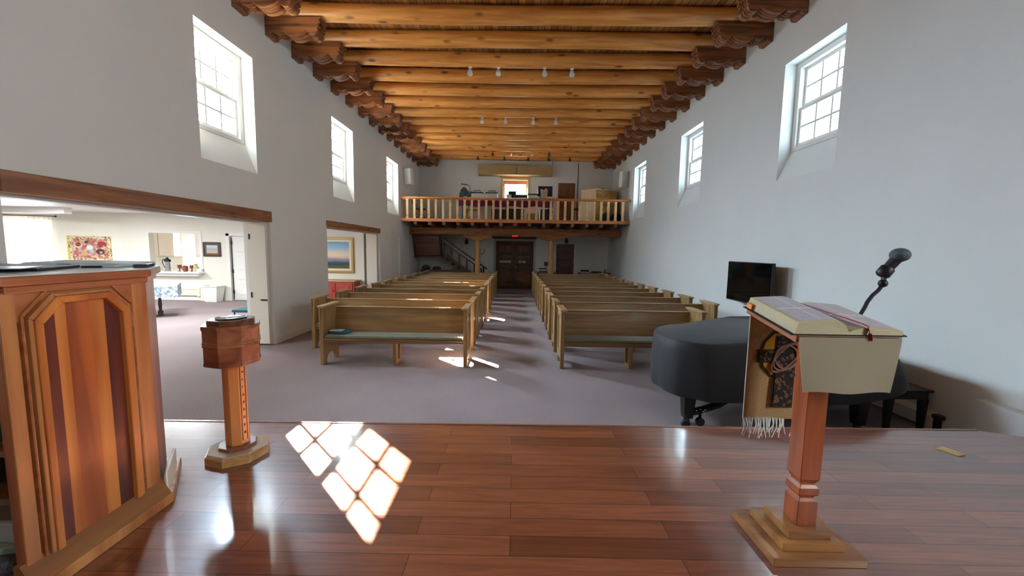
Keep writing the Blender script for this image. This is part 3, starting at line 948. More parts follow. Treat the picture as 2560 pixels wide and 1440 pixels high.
# ------------------------------------------------------------------ pews
PEWLIT = wood('pew_lit_top_oak', 'b3936a', 'd2b48a', 'x', 0.35, 0.8, 0.25)  # paler oak paints the light caught along the backrest tops
def pew(L, rowtext, grp, mirror):
    """aisle end at x=0, seat front at y=0, the sitter faces -y; runs to +x (or -x when mirrored)"""
    r = thing('pew', rowtext, 'pew', (0, 0, 0), 0, grp, local=True)
    sg = -1 if mirror else 1
    X = lambda a: sg * a
    def bx(m, a0, a1, *q):
        x0, x1 = sorted((X(a0), X(a1)))
        return m.box(x0, x1, *q)
    for a0, a1, face in ((0.0, 0.06, -1), (L - 0.06, L, 1)):
        m = M()
        pts = [(0.0, 0.0), (0.10, 0.0), (0.115, 0.08), (0.17, 0.135), (0.25, 0.15), (0.35, 0.145), (0.41, 0.09), (0.43, 0.0), (0.53, 0.0), (0.515, 0.5), (0.505, 0.90), (0.02, 0.90), (0.0, 0.5)]
        x0, x1 = sorted((X(a0 + 0.008), X(a1 - 0.008)))
        m.prism(pts, 'x', x0, x1)
        # raised border on the outer face leaves a sunk panel
        xo = sorted((X(0.008), X(-0.006))) if face < 0 else sorted((X(L - 0.008), X(L + 0.006)))
        for q in ((0.0, 0.075, 0.0, 0.9), (0.435, 0.51, 0.15, 0.9), (0.075, 0.435, 0.80, 0.9), (0.075, 0.435, 0.15, 0.25)):
            m.box(xo[0], xo[1], *q)
        e = m.link('end_panel', PEWZ, r, local=True, bevel=0.005, seg=1)
        m = M()
        bx(m, a0 - 0.025, a1 + 0.025, -0.025, 0.545, 0.918, 0.942)
        bx(m, a0 - 0.010, a1 + 0.010, -0.012, 0.53, 0.899, 0.918)
        m.link('cap', PEWCAP, e, local=True, bevel=0.006, seg=1)
    m = M(); bx(m, 0.05, L - 0.05, 0.005, 0.425, 0.395, 0.42); bx(m, 0.06, L - 0.06, 0.03, 0.055, 0.35, 0.395)
    m.link('seat', PEW, r, local=True, bevel=0.006, seg=1)
    m = M()
    rs = []
    for a in (0.065, 0.075, L - 0.075, L - 0.065):
        k = 0.9 if a in (0.065, L - 0.065) else 1.0
        rs.append([(X(a), 0.2 + dy_ * k, 0.421 + dz_ * (k if dz_ > 0.02 else 1)) for dy_, dz_ in ((-0.195, 0.0), (-0.205, 0.02), (-0.19, 0.045), (-0.10, 0.052), (0.10, 0.052), (0.155, 0.045), (0.16, 0.0))])
    m.rings(rs)
    m.link('cushion', CUSH, r, local=True, smooth=True)
    m = M()
    x0, x1 = sorted((X(0.052), X(L - 0.052)))
    m.prism([(0.385, 0.40), (0.41, 0.40), (0.505, 0.845), (0.50, 0.858), (0.470, 0.858), (0.465, 0.845)], 'x', x0, x1)
    bk = m.link('backrest', PEW, r, local=True)
    m = M(); m.prism([(0.456, 0.8585), (0.512, 0.8585), (0.514, 0.870), (0.454, 0.870)], 'x', x0, x1)
    m.link('top_rail', PEWLIT, bk, local=True)  # thin strip carrying the painted light of the backrest top
    m = M()
    c = L / 2
    x0, x1 = sorted((X(c - 0.03), X(c + 0.03)))
    m.prism([(0.03, 0.395), (0.06, 0.0), (0.12, 0.0), (0.13, 0.395)], 'x', x0, x1)
    m.prism([(0.24, 0.0), (0.30, 0.0), (0.36, 0.395), (0.27, 0.395)], 'x', x0, x1)
    m.prism([(0.12, 0.0), (0.24, 0.0), (0.24, 0.06), (0.12, 0.075)], 'x', x0, x1)
    m.prism([(0.13, 0.395), (0.125, 0.31), (0.26, 0.31), (0.27, 0.395)], 'x', x0, x1)
    m.link('centre_leg', PEWZ, r, local=True, bevel=0.004, seg=1)
    return r
for side, mir, x0, Ls, Ll in (('left', True, -0.73, 2.30, 2.95), ('right', False, 0.745, 2.23, 2.93)):
    g = 'pews %s of the aisle' % side
    a = pew(Ls, 'short front pew with olive cushion, %s of the aisle' % side, g, mir)
    a.location = (x0, 5.985, 0)
    p = pew(Ll, 'second pew from the front on the %s side of the aisle' % side, g, mir)
    p.location = (x0, 6.99, 0)
    for k in range(2, 11):
        c = copy_tree(p)
        c.location = (x0 + random.uniform(-.008, .008), 5.985 + k * 1.003, 0)
        setlab(c, ('%s pew from the front on the %s side of the aisle' % (NTH[k], side)) if k < 10 else 'rearmost pew on the %s side of the aisle, under the loft' % side)

# things left on the pews
b = thing('cloth_bag', 'flat dark teal bag with white papers at the wall end of the left front pew', 'bag', (-2.83, 6.17, 0.4725))
m = M(); m.lathe([(0.14, 0.4725), (0.165, 0.485), (0.16, 0.515), (0.12, 0.525)], 20, -2.80, 6.19, sx=1.05, sy=0.8); m.link('body', TEAL, b, smooth=True)
m = M(); m.box(-2.92, -2.73, 6.06, 6.2, 0.526, 0.534); m.link('papers', PAPER, b)
# ------------------------------------------------------------------ loft (balcony)
LY = 15.6
bal = thing('balcony', 'wooden choir loft floor on joists across the end of the nave', 'balcony', (0, LY, 2.9))
m = M(); m.box(-XW, XW, LY + 0.1, YB, 2.97, 3.04); m.link('deck', DARKX, bal)
m = M(); m.box(-XW + 0.005, XW - 0.005, LY - 0.05, LY + 0.10, 2.915, 3.045); m.link('edge_board', BALR, bal, bevel=0.012)
for i in range(15):
    x = -3.965 + i * 0.5665
    m = M(); m.prism([(LY - 0.02, 2.91), (LY + 0.02, 2.80), (LY + 0.14, 2.775), (YB - 0.02, 2.775), (YB - 0.02, 2.968), (LY + 0.12, 2.968), (LY + 0.11, 2.913)], 'x', x - 0.065, x + 0.065)
    m.link('joist', wood('joist_pine', '6a452c', '9c7350', 'y', 0.5) if i == 0 else bpy.data.materials['joist_pine'], bal)
m = M(); m.prism([(LY - 0.045, 3.80), (LY + 0.105, 3.80), (LY + 0.12, 3.83), (LY + 0.10, 3.875), (LY + 0.03, 3.89), (LY - 0.04, 3.875), (LY - 0.06, 3.83)], 'x', -XW + 0.003, XW - 0.003); 
rl = thing('balcony_railing', 'railing of pale turned balusters along the front edge of the loft', 'railing', (0, LY, 3.045))
m.link('top_rail', BALR, rl, bevel=0.006)
m = M(); m.box(-XW + 0.01, XW - 0.01, LY + 0.0, LY + 0.06, 3.785, 3.80); m.link('rail_fillet', BALR, rl)
def baluster(x):
    m = M()
    h = 0.048
    def sqr(w, z):
        return [(x - w, LY + 0.03 - w, z), (x + w, LY + 0.03 - w, z), (x + w, LY + 0.03 + w, z), (x - w, LY + 0.03 + w, z)]
    z = [(h, 3.045), (h, 3.11), (h * .72, 3.118), (h * .72, 3.13), (h, 3.138), (h, 3.165), (h * .72, 3.172), (h * .72, 3.182), (h * .92, 3.19), (h * .92, 3.645), (h * .72, 3.653), (h * .72, 3.663), (h, 3.67), (h, 3.70), (h * .72, 3.707), (h * .72, 3.72), (h, 3.728), (h, 3.785)]
    m.rings([sqr(w, zz) for w, zz in z])
    return m
for i in range(31):
    baluster(-4.275 + i * 0.2835).link('baluster', BALP, rl)

m = M(); m.box(-XW + 0.01, XW - 0.01, 16.78, 17.02, 2.47, 2.765)
tag(m.link('cross_beam', BEAM, loc=(0, 16.9, 2.47), bevel=0.02), 'heavy brown cross beam carrying the loft', 'beam')
BPROF = [(-0.60, 0), (-0.60, -0.10), (-0.55, -0.12), (-0.49, -0.10), (-0.45, -0.13), (-0.38, -0.17), (-0.30, -0.15), (-0.27, -0.18), (-0.20, -0.215), (-0.12, -0.22), (0.12, -0.22), (0.20, -0.215), (0.27, -0.18), (0.30, -0.15), (0.38, -0.17), (0.45, -0.13), (0.49, -0.10), (0.55, -0.12), (0.60, -0.10), (0.60, 0)]
for x, side in ((-1.61, 'left'), (1.57, 'right')):
    p = thing('loft_post', 'round peeled log post with carved bracket under the loft, %s of the double doors' % side, 'post', (x, 16.9, 0), 0, 'posts under the loft')
    m = M(); m.lathe([(0.125, 0), (0.12, 0.6), (0.113, 1.4), (0.108, 2.26)], 20, x, 16.9); m.link('shaft', POSTP, p, smooth=True)
    m = M(); m.prism([(x + u, 2.468 + z) for u, z in BPROF], 'y', 16.80, 17.0); m.link('bracket', BEAM, p, bevel=0.008)

# stairs to the loft
st = thing('staircase', 'dark wooden staircase with a railing at the left of the end wall', 'staircase', (-2.4, 18.1, 0))
n = 8
tr = 0.235; rs_ = 1.53 / n
for i in range(n - 1):
    xa = -1.42 - i * tr
    m = M(); m.box(xa - tr - 0.02, xa, 17.55, YB - 0.03, (i + 1) * rs_ - 0.04, (i + 1) * rs_)
    m.box(xa - tr - 0.0, xa - tr + 0.02, 17.57, YB - 0.03, (i + 1) * rs_, (i + 2) * rs_ - 0.04)
    m.link('tread', DARKX, st)
m = M(); m.box(-4.5, -3.06, 17.55, YB - 0.03, 1.47, 1.53); m.link('landing', DARKX, st)
# upper flight seen from below
STAIRB = wood('stair_boards', '4e2618', '743c28', 'x', 0.4, 0.7, 0.1)
m = M()
m.prism([(17.60, 1.46), (17.60, 1.56), (17.06, 2.78), (17.04, 2.66)], 'x', -4.48, -4.42)
m.link('stringer', DARKW, st)
m = M()
m.prism([(17.60, 1.46), (17.60, 1.56), (17.06, 2.78), (17.04, 2.66)], 'x', -3.34, -3.22)
m.link('stringer', DARKW, st)
for i in range(6):
    z = 1.60 + i * 0.19; y = 17.56 - i * 0.085
    m = M(); m.box(-4.42, -3.34, y - 0.05, y + 0.12, z - 0.03, z); m.box(-4.42, -3.34, y - 0.05, y - 0.03, z, z + 0.16)
    m.link('tread', STAIRB, st)
m = M(); m.bar((-3.20, 17.56, 2.32), (-1.24, 17.56, 0.98), 0.05, 0.06); m.link('handrail', DARKW, st)
m = M(); m.bar((-3.20, 17.56, 2.12), (-1.48, 17.56, 0.95), 0.04, 0.05); m.link('middle_rail', DARKW, st)
m = M(); m.bar((-3.20, 17.56, 1.62), (-1.48, 17.56, 0.42), 0.05, 0.14); m.link('bottom_rail', DARKW, st)
for x in (-3.17, -2.83, -2.49, -2.15, -1.81, -1.5):
    f = (x + 3.2) / 1.72
    m = M(); m.box(x - 0.03, x + 0.03, 17.53, 17.59, 1.62 - 1.2 * f - 0.02, 2.12 - 1.17 * f); m.link('baluster', DARKW, st)
m = M(); m.box(-1.44, -1.36, 17.52, 17.60, 0, 1.09); m.link('newel_post', DARKW, st)

# doors and window of the end wall
d = struct('door_3', (0, YB + 0.1, 0))
for x0, x1, s in ((-0.895, -0.011, 1), (-0.009, 0.875, -1)):
    m = M(); m.box(x0, x1, YB + 0.08, YB + 0.15, 0.0, 2.268); lf = m.link('leaf', DARKX, d)
    m = M()
    yf, yb = YB + 0.05, YB + 0.08
    for a, b, z0, z1 in ((0, .10, 0, 2.24), (.77, .87, 0, 2.24), (.10, .77, 2.08, 2.24), (.10, .77, 1.62, 1.72), (.10, .77, 1.36, 1.44), (.10, .77, 1.10, 1.20), (.10, .77, 0.95, 1.02), (.10, .77, 0.02, 0.2)):
        m.box(x0 + a, min(x0 + b, x1), yf, yb, z0, z1)
    m.link('rails', DARKW, lf, bevel=0.006)
    m = M()
    for a, b in ((0.16, 0.40), (0.46, 0.71)):
        m.box(x0 + a, x0 + b, yf + 0.005, yb, 1.76, 2.04)
    m.box(x0 + 0.18, x0 + 0.69, yf + 0.005, yb, 1.46, 1.58)
    m.link('carved_panel', wood('door_panel%d' % (s + 1), '4a2c14', '744a24', 'z'), lf, bevel=0.015)
    m = M()
    for k in range(6):
        q0 = 0.22 + k * 0.13
        a0 = (x0 + 0.12, x0 + 0.75) if s > 0 else (x0 + 0.75, x0 + 0.12)
        p = (a0[0], YB + 0.065, max(0.16, q0 - 0.30)); q = (a0[1], YB + 0.065, min(0.93, q0 + 0.26))
        m.bar(p, q, 0.06, 0.03, (0, 1, 0))
    m.link('chevron_boards', wood('door_boards%d' % (s + 1), '4a2a12', '8a5526', 'x'), lf)
PLATE = plain('pale_lettered_strip', 'a9a49a', 0.6, 0, 0.3, 60)
for x0, x1 in ((-0.72, -0.16), (0.2, 0.31), (0.36, 0.52)):
    m = M(); m.box(x0, x1, YB + 0.045, YB + 0.052, 1.24, 1.35); m.link('pale_strip', PLATE, d)
m = M(); m.tube([(0.06, YB + 0.03, 0.85), (0.06, YB + 0.0, 0.9), (0.06, YB + 0.0, 1.1), (0.06, YB + 0.03, 1.15)], 0.012); m.tube([(-0.07, YB + 0.03, 0.98), (-0.07, YB + 0.0, 1.0), (-0.07, YB + 0.0, 1.12), (-0.07, YB + 0.03, 1.15)], 0.012); m.link('door_handle', CHROME, d, smooth=True)
m = M()
m.box(-1.0, -0.90, YB - 0.03, YB, 0, 2.37); m.box(0.88, 0.98, YB - 0.03, YB, 0, 2.37); m.box(-0.90, 0.88, YB - 0.03, YB, 2.27, 2.37)
m.link('casing', plain('grey_white_casing', 'b5b7b0', 0.5), d)
m = M(); m.box(-1.0, 1.0, YB + 0.16, YB + 0.2, 0, 2.3); m.link('light_stop', DARKX, d)  # unseen board added so no sky shows through the door slits
m = M(); m.box(-1.06, 1.02, YB - 0.05, YB, 2.372, 2.47); m.link('dark_lintel', DARKX, d)

def panel_door(name, x0, x1, z0, z1, mat, six):
    d = struct(name, ((x0 + x1) / 2, YB + 0.05, z0))
    m = M(); m.box(x0 - 0.012, x1 + 0.012, YB + 0.03, YB + 0.08, z0, z1 + 0.012); lf = m.link('leaf', mat, d)
    w = (x1 - x0); h = z1 - z0
    m = M()
    rows = [(0.04, 0.40), (0.44, 0.66), (0.70, 0.93)]
    for a, b in rows:
        for c, e in ((0.13, 0.46), (0.54, 0.87)):
            m.box(x0 + c * w, x0 + e * w, YB + 0.018, YB + 0.03, z0 + a * h, z0 + b * h)
    m.link('raised_panel', mat, lf, bevel=0.02)
    m = M(); m.ball((x0 + 0.07 * w + 0.02, YB - 0.01, z0 + 0.47 * h), 0.03); m.link('knob', BRASS, lf, smooth=True)
    m = M()
    t = 0.07
    m.box(x0 - t, x0, YB - 0.02, YB, z0, z1 + t); m.box(x1, x1 + t, YB - 0.02, YB, z0, z1 + t); m.box(x0, x1, YB - 0.02, YB, z1, z1 + t)
    m.link('casing', WHITE, d)
panel_door('door_4', 1.97, 2.81, 0.0, 2.16, DARKX, True)
panel_door('door_5', 1.98, 2.77, 3.045, 4.99, DOORW, True)

w = struct('window_9', (0, YB + 0.2, 4.0))
m = M()
for x0, x1, z0, z1 in ((-0.60, -0.52, 4.0, 5.10), (0.48, 0.56, 4.0, 5.10), (-0.52, 0.48, 4.93, 5.10), (-0.52, 0.48, 4.0, 4.08), (-0.03, 0.0, 4.08, 4.93)):
    m.box(x0, x1, YB + 0.14, YB + 0.2, z0, z1)
m.box(-0.52, 0.48, YB + 0.155, YB + 0.185, 4.40, 4.43)
fr = m.link('frame', BALR, w)
m = M(); m.box(-0.52, 0.48, YB + 0.168, YB + 0.172, 4.08, 4.93); m.link('pane', GLASS, fr)
m = M()
PALE = plain('sun_glow_casing', 'd8c98a', 0.5)  # yellow glow of sun around the window put into the casing colour
m.box(-0.70, -0.60, YB - 0.03, YB, 3.95, 5.20); m.box(0.56, 0.66, YB - 0.03, YB, 3.95, 5.20); m.box(-0.60, 0.56, YB - 0.03, YB, 5.10, 5.20); m.link('casing', PALE, w)
m = M(); m.box(-0.74, 0.70, YB - 0.05, YB, 5.203, 5.28); m.link('head_board', BALR, w)
m = M()
m.grid(lambda u, v: (-0.5 + 0.96 * u, YB + 0.10 + 0.012 * math.sin(u * 60), 4.60 + 0.06 * abs(math.sin(u * PI * 3)) * (1 - v) + (4.84 - 4.60) * v), 60, 4)
tag(m.link('valance', sheer('olive_valance', '8a8050', 0.1), loc=(0, YB + 0.1, 4.6), smooth=True), 'short scalloped olive curtain in the loft window', 'curtain')

# ------------------------------------------------------------------ things in the loft
FZ = 3.04
t = thing('loft_table', 'long table under a plum cloth behind the loft railing', 'table', (-0.4, 17.1, FZ))
m = M(); m.box(-2.36, 1.55, 16.75, 17.45, 3.94, 3.965); m.link('tabletop', DARKX, t)
for x, y in ((-2.25, 16.8), (-2.25, 17.4), (-0.4, 16.8), (-0.4, 17.4), (1.45, 16.8), (1.45, 17.4)):
    m = M(); m.tube([(x, y, FZ), (x, y, 3.94)], 0.02); m.link('leg', BLACK, t, smooth=True)
m = M()
m.box(-2.39, 1.58, 16.72, 17.48, 3.967, 3.973)
m.grid(lambda u, v: (-2.39 + 3.97 * u, 16.715 + 0.015 * math.sin(u * 90) * (1 - v), 3.66 + 0.31 * v + 0.03 * math.sin(u * 25) * (1 - v)), 90, 3)
m.grid(lambda u, v: (1.585, 16.72 + 0.76 * u, 3.45 + 0.52 * v), 6, 3)
tag(m.link('tablecloth', PURPLE, loc=(-0.4, 17.1, 3.97), smooth=True), 'plum-coloured cloth hanging over the front of the loft table', 'tablecloth')
TZ = 3.9735
LIGHTG = plain('light_grey_case', 'c9c6bd', 0.5)
for x, lab in ((-1.66, 'pale box with black lid, left one of the two on the loft table'), (-1.02, 'pale box with black lid, right one of the two on the loft table')):
    b = thing('equipment_box', lab, 'box', (x, 17.1, TZ), 0, 'two boxes on the loft table')
    m = M(); m.box(x - 0.24, x + 0.24, 16.95, 17.25, TZ, TZ + 0.27); m.link('case', LIGHTG, b, bevel=0.02)
    m = M(); m.box(x - 0.27, x + 0.27, 16.93, 17.27, TZ + 0.27, TZ + 0.31); m.link('lid', BLACK, b, bevel=0.01)
    m = M(); m.tube([(x - 0.16, 17.05, TZ + 0.31), (x - 0.15, 17.05, TZ + 0.37), (x + 0.15, 17.05, TZ + 0.385), (x + 0.16, 17.05, TZ + 0.31)], 0.015); m.link('handle', BLACK, b, smooth=True)
b = thing('mixing_desk', 'dark sound desk with raised meter hood in front of the loft window', 'mixing desk', (0.0, 17.1, TZ))
m = M(); m.prism([(16.85, TZ), (17.4, TZ), (17.4, TZ + 0.30), (16.85, TZ + 0.2)], 'x', -0.12, 0.50); m.link('console', SOFT, b, bevel=0.01)
m = M(); m.box(-0.32, 0.02, 17.42, 17.46, TZ, TZ + 0.44); m.link('hood', SOFT, b)
m = M(); m.box(-0.40, -0.18, 17.0, 17.25, TZ, TZ + 0.24); tag(m.link('paper_stack', PAPER, loc=(-0.3, 17.1, TZ), bevel=0.01), 'stack of white papers left of the dark sound desk in the loft', 'papers')
for x0, x1, z0, z1, mt, lab, nm in ((0.52, 1.02, 0.22, 0.27, SOFT, 'flat black player lying on the pale case', 'media_player'), (0.54, 0.92, 0.0, 0.22, LIGHTG, 'pale equipment case right of the sound desk', 'equipment_case')):
    m = M(); m.box(x0, x1, 16.9, 17.3, TZ + z0, TZ + z1); tag(m.link(nm, mt, loc=((x0 + x1) / 2, 17.1, TZ + z0), bevel=0.008), lab, 'box')
m = M(); m.prism([(0.96, TZ), (1.36, TZ), (1.30, TZ + 0.12), (1.02, TZ + 0.2)], 'y', 17.0, 17.2)
tag(m.link('bag', plain('pale_teal_bag', '8fb0ac', 0.7), loc=(1.15, 17.0, TZ), bevel=0.02), 'slumped pale teal bag left of the paper sack', 'bag')
mo = thing('monitor', 'black monitor on the right end of the loft table', 'monitor', (1.26, 17.35, TZ))
m = M(); m.box(0.97, 1.60, 17.33, 17.37, TZ + 0.22, TZ + 0.66); m.link('screen', BLACK, mo, bevel=0.006)
m = M(); m.box(1.22, 1.34, 17.34, 17.38, TZ + 0.02, TZ + 0.25); m.box(1.12, 1.44, 17.25, 17.45, TZ, TZ + 0.02); m.link('stand', BLACK, mo)
m = M(); m.prism([(1.10, TZ), (1.32, TZ), (1.36, TZ + 0.42), (1.28, TZ + 0.50), (1.20, TZ + 0.42), (1.06, TZ + 0.46)], 'y', 16.82, 16.98)
tag(m.link('paper_sack', plain('kraft_paper', 'b99a7c', 0.8, 0, 0.15, 10), loc=(1.2, 16.9, TZ), bevel=0.015), 'crumpled brown paper sack in front of the black monitor', 'bag')
b = thing('backpack', 'dark backpack with grey front at the left end of the loft table', 'bag', (-2.12, 17.0, TZ))
m = M(); m.rings([[(-2.2 + a * sx_, 17.05 + c_ * 0.15, TZ + z) for a, c_ in ((-1, -1), (0, -1.2), (1, -1), (1, 1), (-1, 1))] for sx_, z in ((0.20, 0.0), (0.21, 0.2), (0.14, 0.4), (0.05, 0.5))]); m.link('body', SOFT, b, bevel=0.02)
m = M(); m.box(-2.22, -2.05, 16.87, 16.89, TZ + 0.01, TZ + 0.13); m.link('pocket', plain('grey_nylon', '8d9096', 0.6), b, bevel=0.005)
l = thing('music_stand', 'black stand with green folder and a small arm lamp at the left of the loft', 'stand', (-2.1, 17.6, FZ))
m = M(); m.tube([(-2.1, 17.6, FZ), (-2.1, 17.6, 4.35)], 0.015)
for a in (0, 2.1, 4.2):
    m.tube([(-2.1, 17.6, FZ + 0.25), (-2.1 + 0.25 * math.cos(a), 17.6 + 0.25 * math.sin(a), FZ + 0.01)], 0.01)
m.link('stand_pole', BLACK, l, smooth=True)
m = M(); m.bar((-2.28, 17.55, 4.18), (-1.90, 17.55, 4.30), 0.04, 0.22); m.link('folder', plain('green_folder', '7d8a4c', 0.6), l)
m = M(); m.tube([(-2.1, 17.6, 4.3), (-2.02, 17.6, 4.52), (-2.05, 17.6, 4.66), (-2.3, 17.6, 4.70)], 0.012); m.bar((-2.42, 17.6, 4.72), (-2.16, 17.6, 4.69), 0.05, 0.035); m.ball((-2.12, 17.58, 4.37), 0.05); m.link('arm_lamp', BLACK, l, smooth=True)
f = thing('pedestal_fan', 'pale round fan standing behind the left part of the loft railing', 'fan', (-2.85, 17.2, FZ))
m = M(); m.lathe([(0.18, FZ), (0.18, FZ + 0.03), (0.02, FZ + 0.06), (0.015, FZ + 0.85)], 20, -2.85, 17.2); m.link('stand', LIGHTG, f, smooth=True)
def ringpts(r, y, n=28): return [(-2.85 + r * math.cos(2*PI*i/n), y, 3.98 + r * math.sin(2*PI*i/n)) for i in range(n + 1)]
m = M()
for r, y in ((0.20, 17.12), (0.20, 17.2), (0.14, 17.09), (0.08, 17.07)):
    m.tube(ringpts(r, y), 0.006, 6)
for i in range(24):
    a = 2*PI*i/24
    m.tube([(-2.85, 17.06, 3.98), (-2.85 + .14*math.cos(a), 17.09, 3.98 + .14*math.sin(a)), (-2.85 + .2*math.cos(a), 17.12, 3.98 + .2*math.sin(a)), (-2.85 + .2*math.cos(a), 17.2, 3.98 + .2*math.sin(a)), (-2.85, 17.25, 3.98)], 0.003, 4)
m.link('cage', LIGHTG, f)
m = M()
for i in range(3):
    a = 2*PI*i/3
    m.bar((-2.85 + .02*math.cos(a), 17.15, 3.98 + .02*math.sin(a)), (-2.85 + .17*math.cos(a), 17.17, 3.98 + .17*math.sin(a)), 0.09, 0.006, (math.sin(a), 0.3, -math.cos(a)))
m.link('blades', plain('pale_blade', 'cfd6cc', 0.3), f)
m = M(); m.ball((-2.85, 17.24, 3.98), 0.06); m.link('motor', LIGHTG, f, smooth=True)
# folding chair and bench seen through the balusters
c = thing('folding_chair', 'dark folding chair at the far left end of the loft', 'chair', (-4.0, 16.4, FZ))
m = M(); m.box(-4.15, -3.75, 16.2, 16.6, FZ + 0.43, FZ + 0.46); m.link('seat', BLACK, c, bevel=0.01)
m = M(); m.bar((-4.22, 16.4, FZ + 0.62), (-4.28, 16.4, FZ + 0.82), 0.4, 0.02, (1, 0, 0)); m.link('backrest', BLACK, c)
for y in (16.2, 16.6):
    m = M(); m.tube([(-3.72, y, FZ), (-4.30, y, FZ + 0.85)], 0.014); m.tube([(-4.25, y, FZ), (-3.85, y, FZ + 0.43)], 0.014); m.link('leg_frame', CHROME, c, smooth=True)
# organ console of pale wood
g = thing('organ_console', 'tall pale wooden organ console at the right end of the loft', 'organ', (3.5, 17.2, FZ), 0.0)
def pz(pts, z0, z1): return M().prism(pts, 'z', z0, z1)
GOLDW = wood('golden_oak', 'a07a3a', 'd0a558', 'x', 0.4, 0.6, 0.2)
PALEW = wood('pale_oak', 'cfa878', 'e2c49a', 'z', 0.45, 0.6, 0.1)
pz([(3.36, 16.62), (4.32, 17.05), (4.25, 17.75), (2.95, 17.6), (2.84, 17.1)], FZ, 4.40).link('case', GOLDW, g)
pz([(3.34, 16.60), (3.352, 16.605), (2.832, 17.105), (2.82, 17.095)], FZ + 0.02, 4.40).link('pale_side', PALEW, g)
pz([(3.36, 16.57), (4.38, 17.03), (4.31, 17.8), (2.92, 17.65), (2.78, 17.09)], 4.401, 4.45).link('lid', PALEW, g, bevel=0.008)
o = thing('reading_lamp', 'tiny black lamp on top of the organ console', 'lamp', (3.75, 17.1, 4.45))
m = M(); m.lathe([(0.06, 4.45), (0.06, 4.465), (0.012, 4.475), (0.012, 4.52)], 12, 3.75, 17.1); m.ball((3.75, 17.1, 4.53), 0.03); m.link('body', BLACK, o, smooth=True)
for x, y, s, lab in ((3.72, 16.25, 0.2, 'black bag on the loft floor before the organ, the left one'), (4.15, 16.3, 0.22, 'black bag on the loft floor before the organ, the right one')):
    m = M(); m.lathe([(s * .9, FZ), (s, FZ + 0.1), (s * 0.9, FZ + 0.3), (s * 0.4, FZ + 0.38)], 14, x, y, sy=0.6)
    tag(m.link('bag', SOFT, loc=(x, y, FZ), smooth=True), lab, 'bag', 'black bags by the organ')
c = thing('stool', 'dark stool behind the railing between the loft door and the organ', 'stool', (2.55, 16.6, FZ))
m = M(); m.box(2.38, 2.72, 16.45, 16.78, FZ + 0.52, FZ + 0.58); m.link('seat', SOFT, c, bevel=0.02)
for x, y in ((2.41, 16.48), (2.69, 16.48), (2.41, 16.75), (2.69, 16.75)):
    m = M(); m.tube([(x, y, FZ), (x, y, FZ + 0.52)], 0.018); m.link('leg', BLACK, c)
c = thing('storage_box', 'pale box on the loft floor under the plum cloth', 'box', (0.75, 16.95, FZ))
m = M(); m.box(0.5, 1.0, 16.85, 17.1, FZ, FZ + 0.36); m.link('carton', plain('olive_carton', '8d8a5e', 0.8), c)
m = M(); m.box(0.49, 1.01, 16.84, 17.11, FZ + 0.36, FZ + 0.385); m.link('lid', plain('pale_carton_lid', 'a7a27a', 0.8), c)
m = M(); m.box(-1.35, -0.75, 16.80, 17.1, FZ, FZ + 0.10); tag(m.link('flat_carton', plain('kraft_carton', 'a98a62', 0.8), loc=(-1.05, 17.0, FZ)), 'flat brown carton on the loft floor under the table', 'box')
for x0, x1, y0, lab in ((-1.05, -0.42, 17.2, 'black equipment cabinet under the loft table, the leftmost'), (-0.38, 0.36, 16.9, 'wide black equipment cabinet under the middle of the loft table'), (1.06, 1.50, 16.9, 'narrow black equipment cabinet under the right end of the loft table')):
    k = thing('equipment_cabinet', lab, 'cabinet', ((x0 + x1) / 2, y0 + 0.15, FZ), 0, 'black cabinets under the loft table')
    m = M(); m.box(x0, x1, y0, y0 + 0.28, FZ, FZ + 0.56); m.link('case', SOFT, k, bevel=0.01)
    m = M(); m.box(x0 + 0.03, x1 - 0.03, y0 - 0.01, y0, FZ + 0.04, FZ + 0.52); m.link('front_panel', BLACK, k)
c = thing('wooden_bench', 'low wooden bench under the left half of the loft table', 'bench', (-1.7, 17.1, FZ))
m = M(); m.box(-2.15, -1.45, 16.95, 17.3, FZ + 0.50, FZ + 0.54); m.link('seat', GOLDW, c)
for x in (-2.12, -1.54):
    m = M(); m.box(x, x + 0.06, 16.97, 17.28, FZ, FZ + 0.50); m.link('leg', GOLDW, c)

# beige wall box over the loft window
k = thing('organ_pipe_box', 'long beige three-panel box high on the end wall above the loft', 'box', (0, YB - 0.25, 5.24))
m = M(); m.box(-1.73, 1.66, YB - 0.5, YB - 0.001, 5.25, 5.68); m.link('casing', TAN, k)
for x0, x1 in ((-1.72, 0.03), (0.04, 0.85), (0.86, 1.65)):
    m = M(); m.box(x0, x1, YB - 0.515, YB - 0.5, 5.26, 5.67); m.link('panel', TAN, k, bevel=0.004)
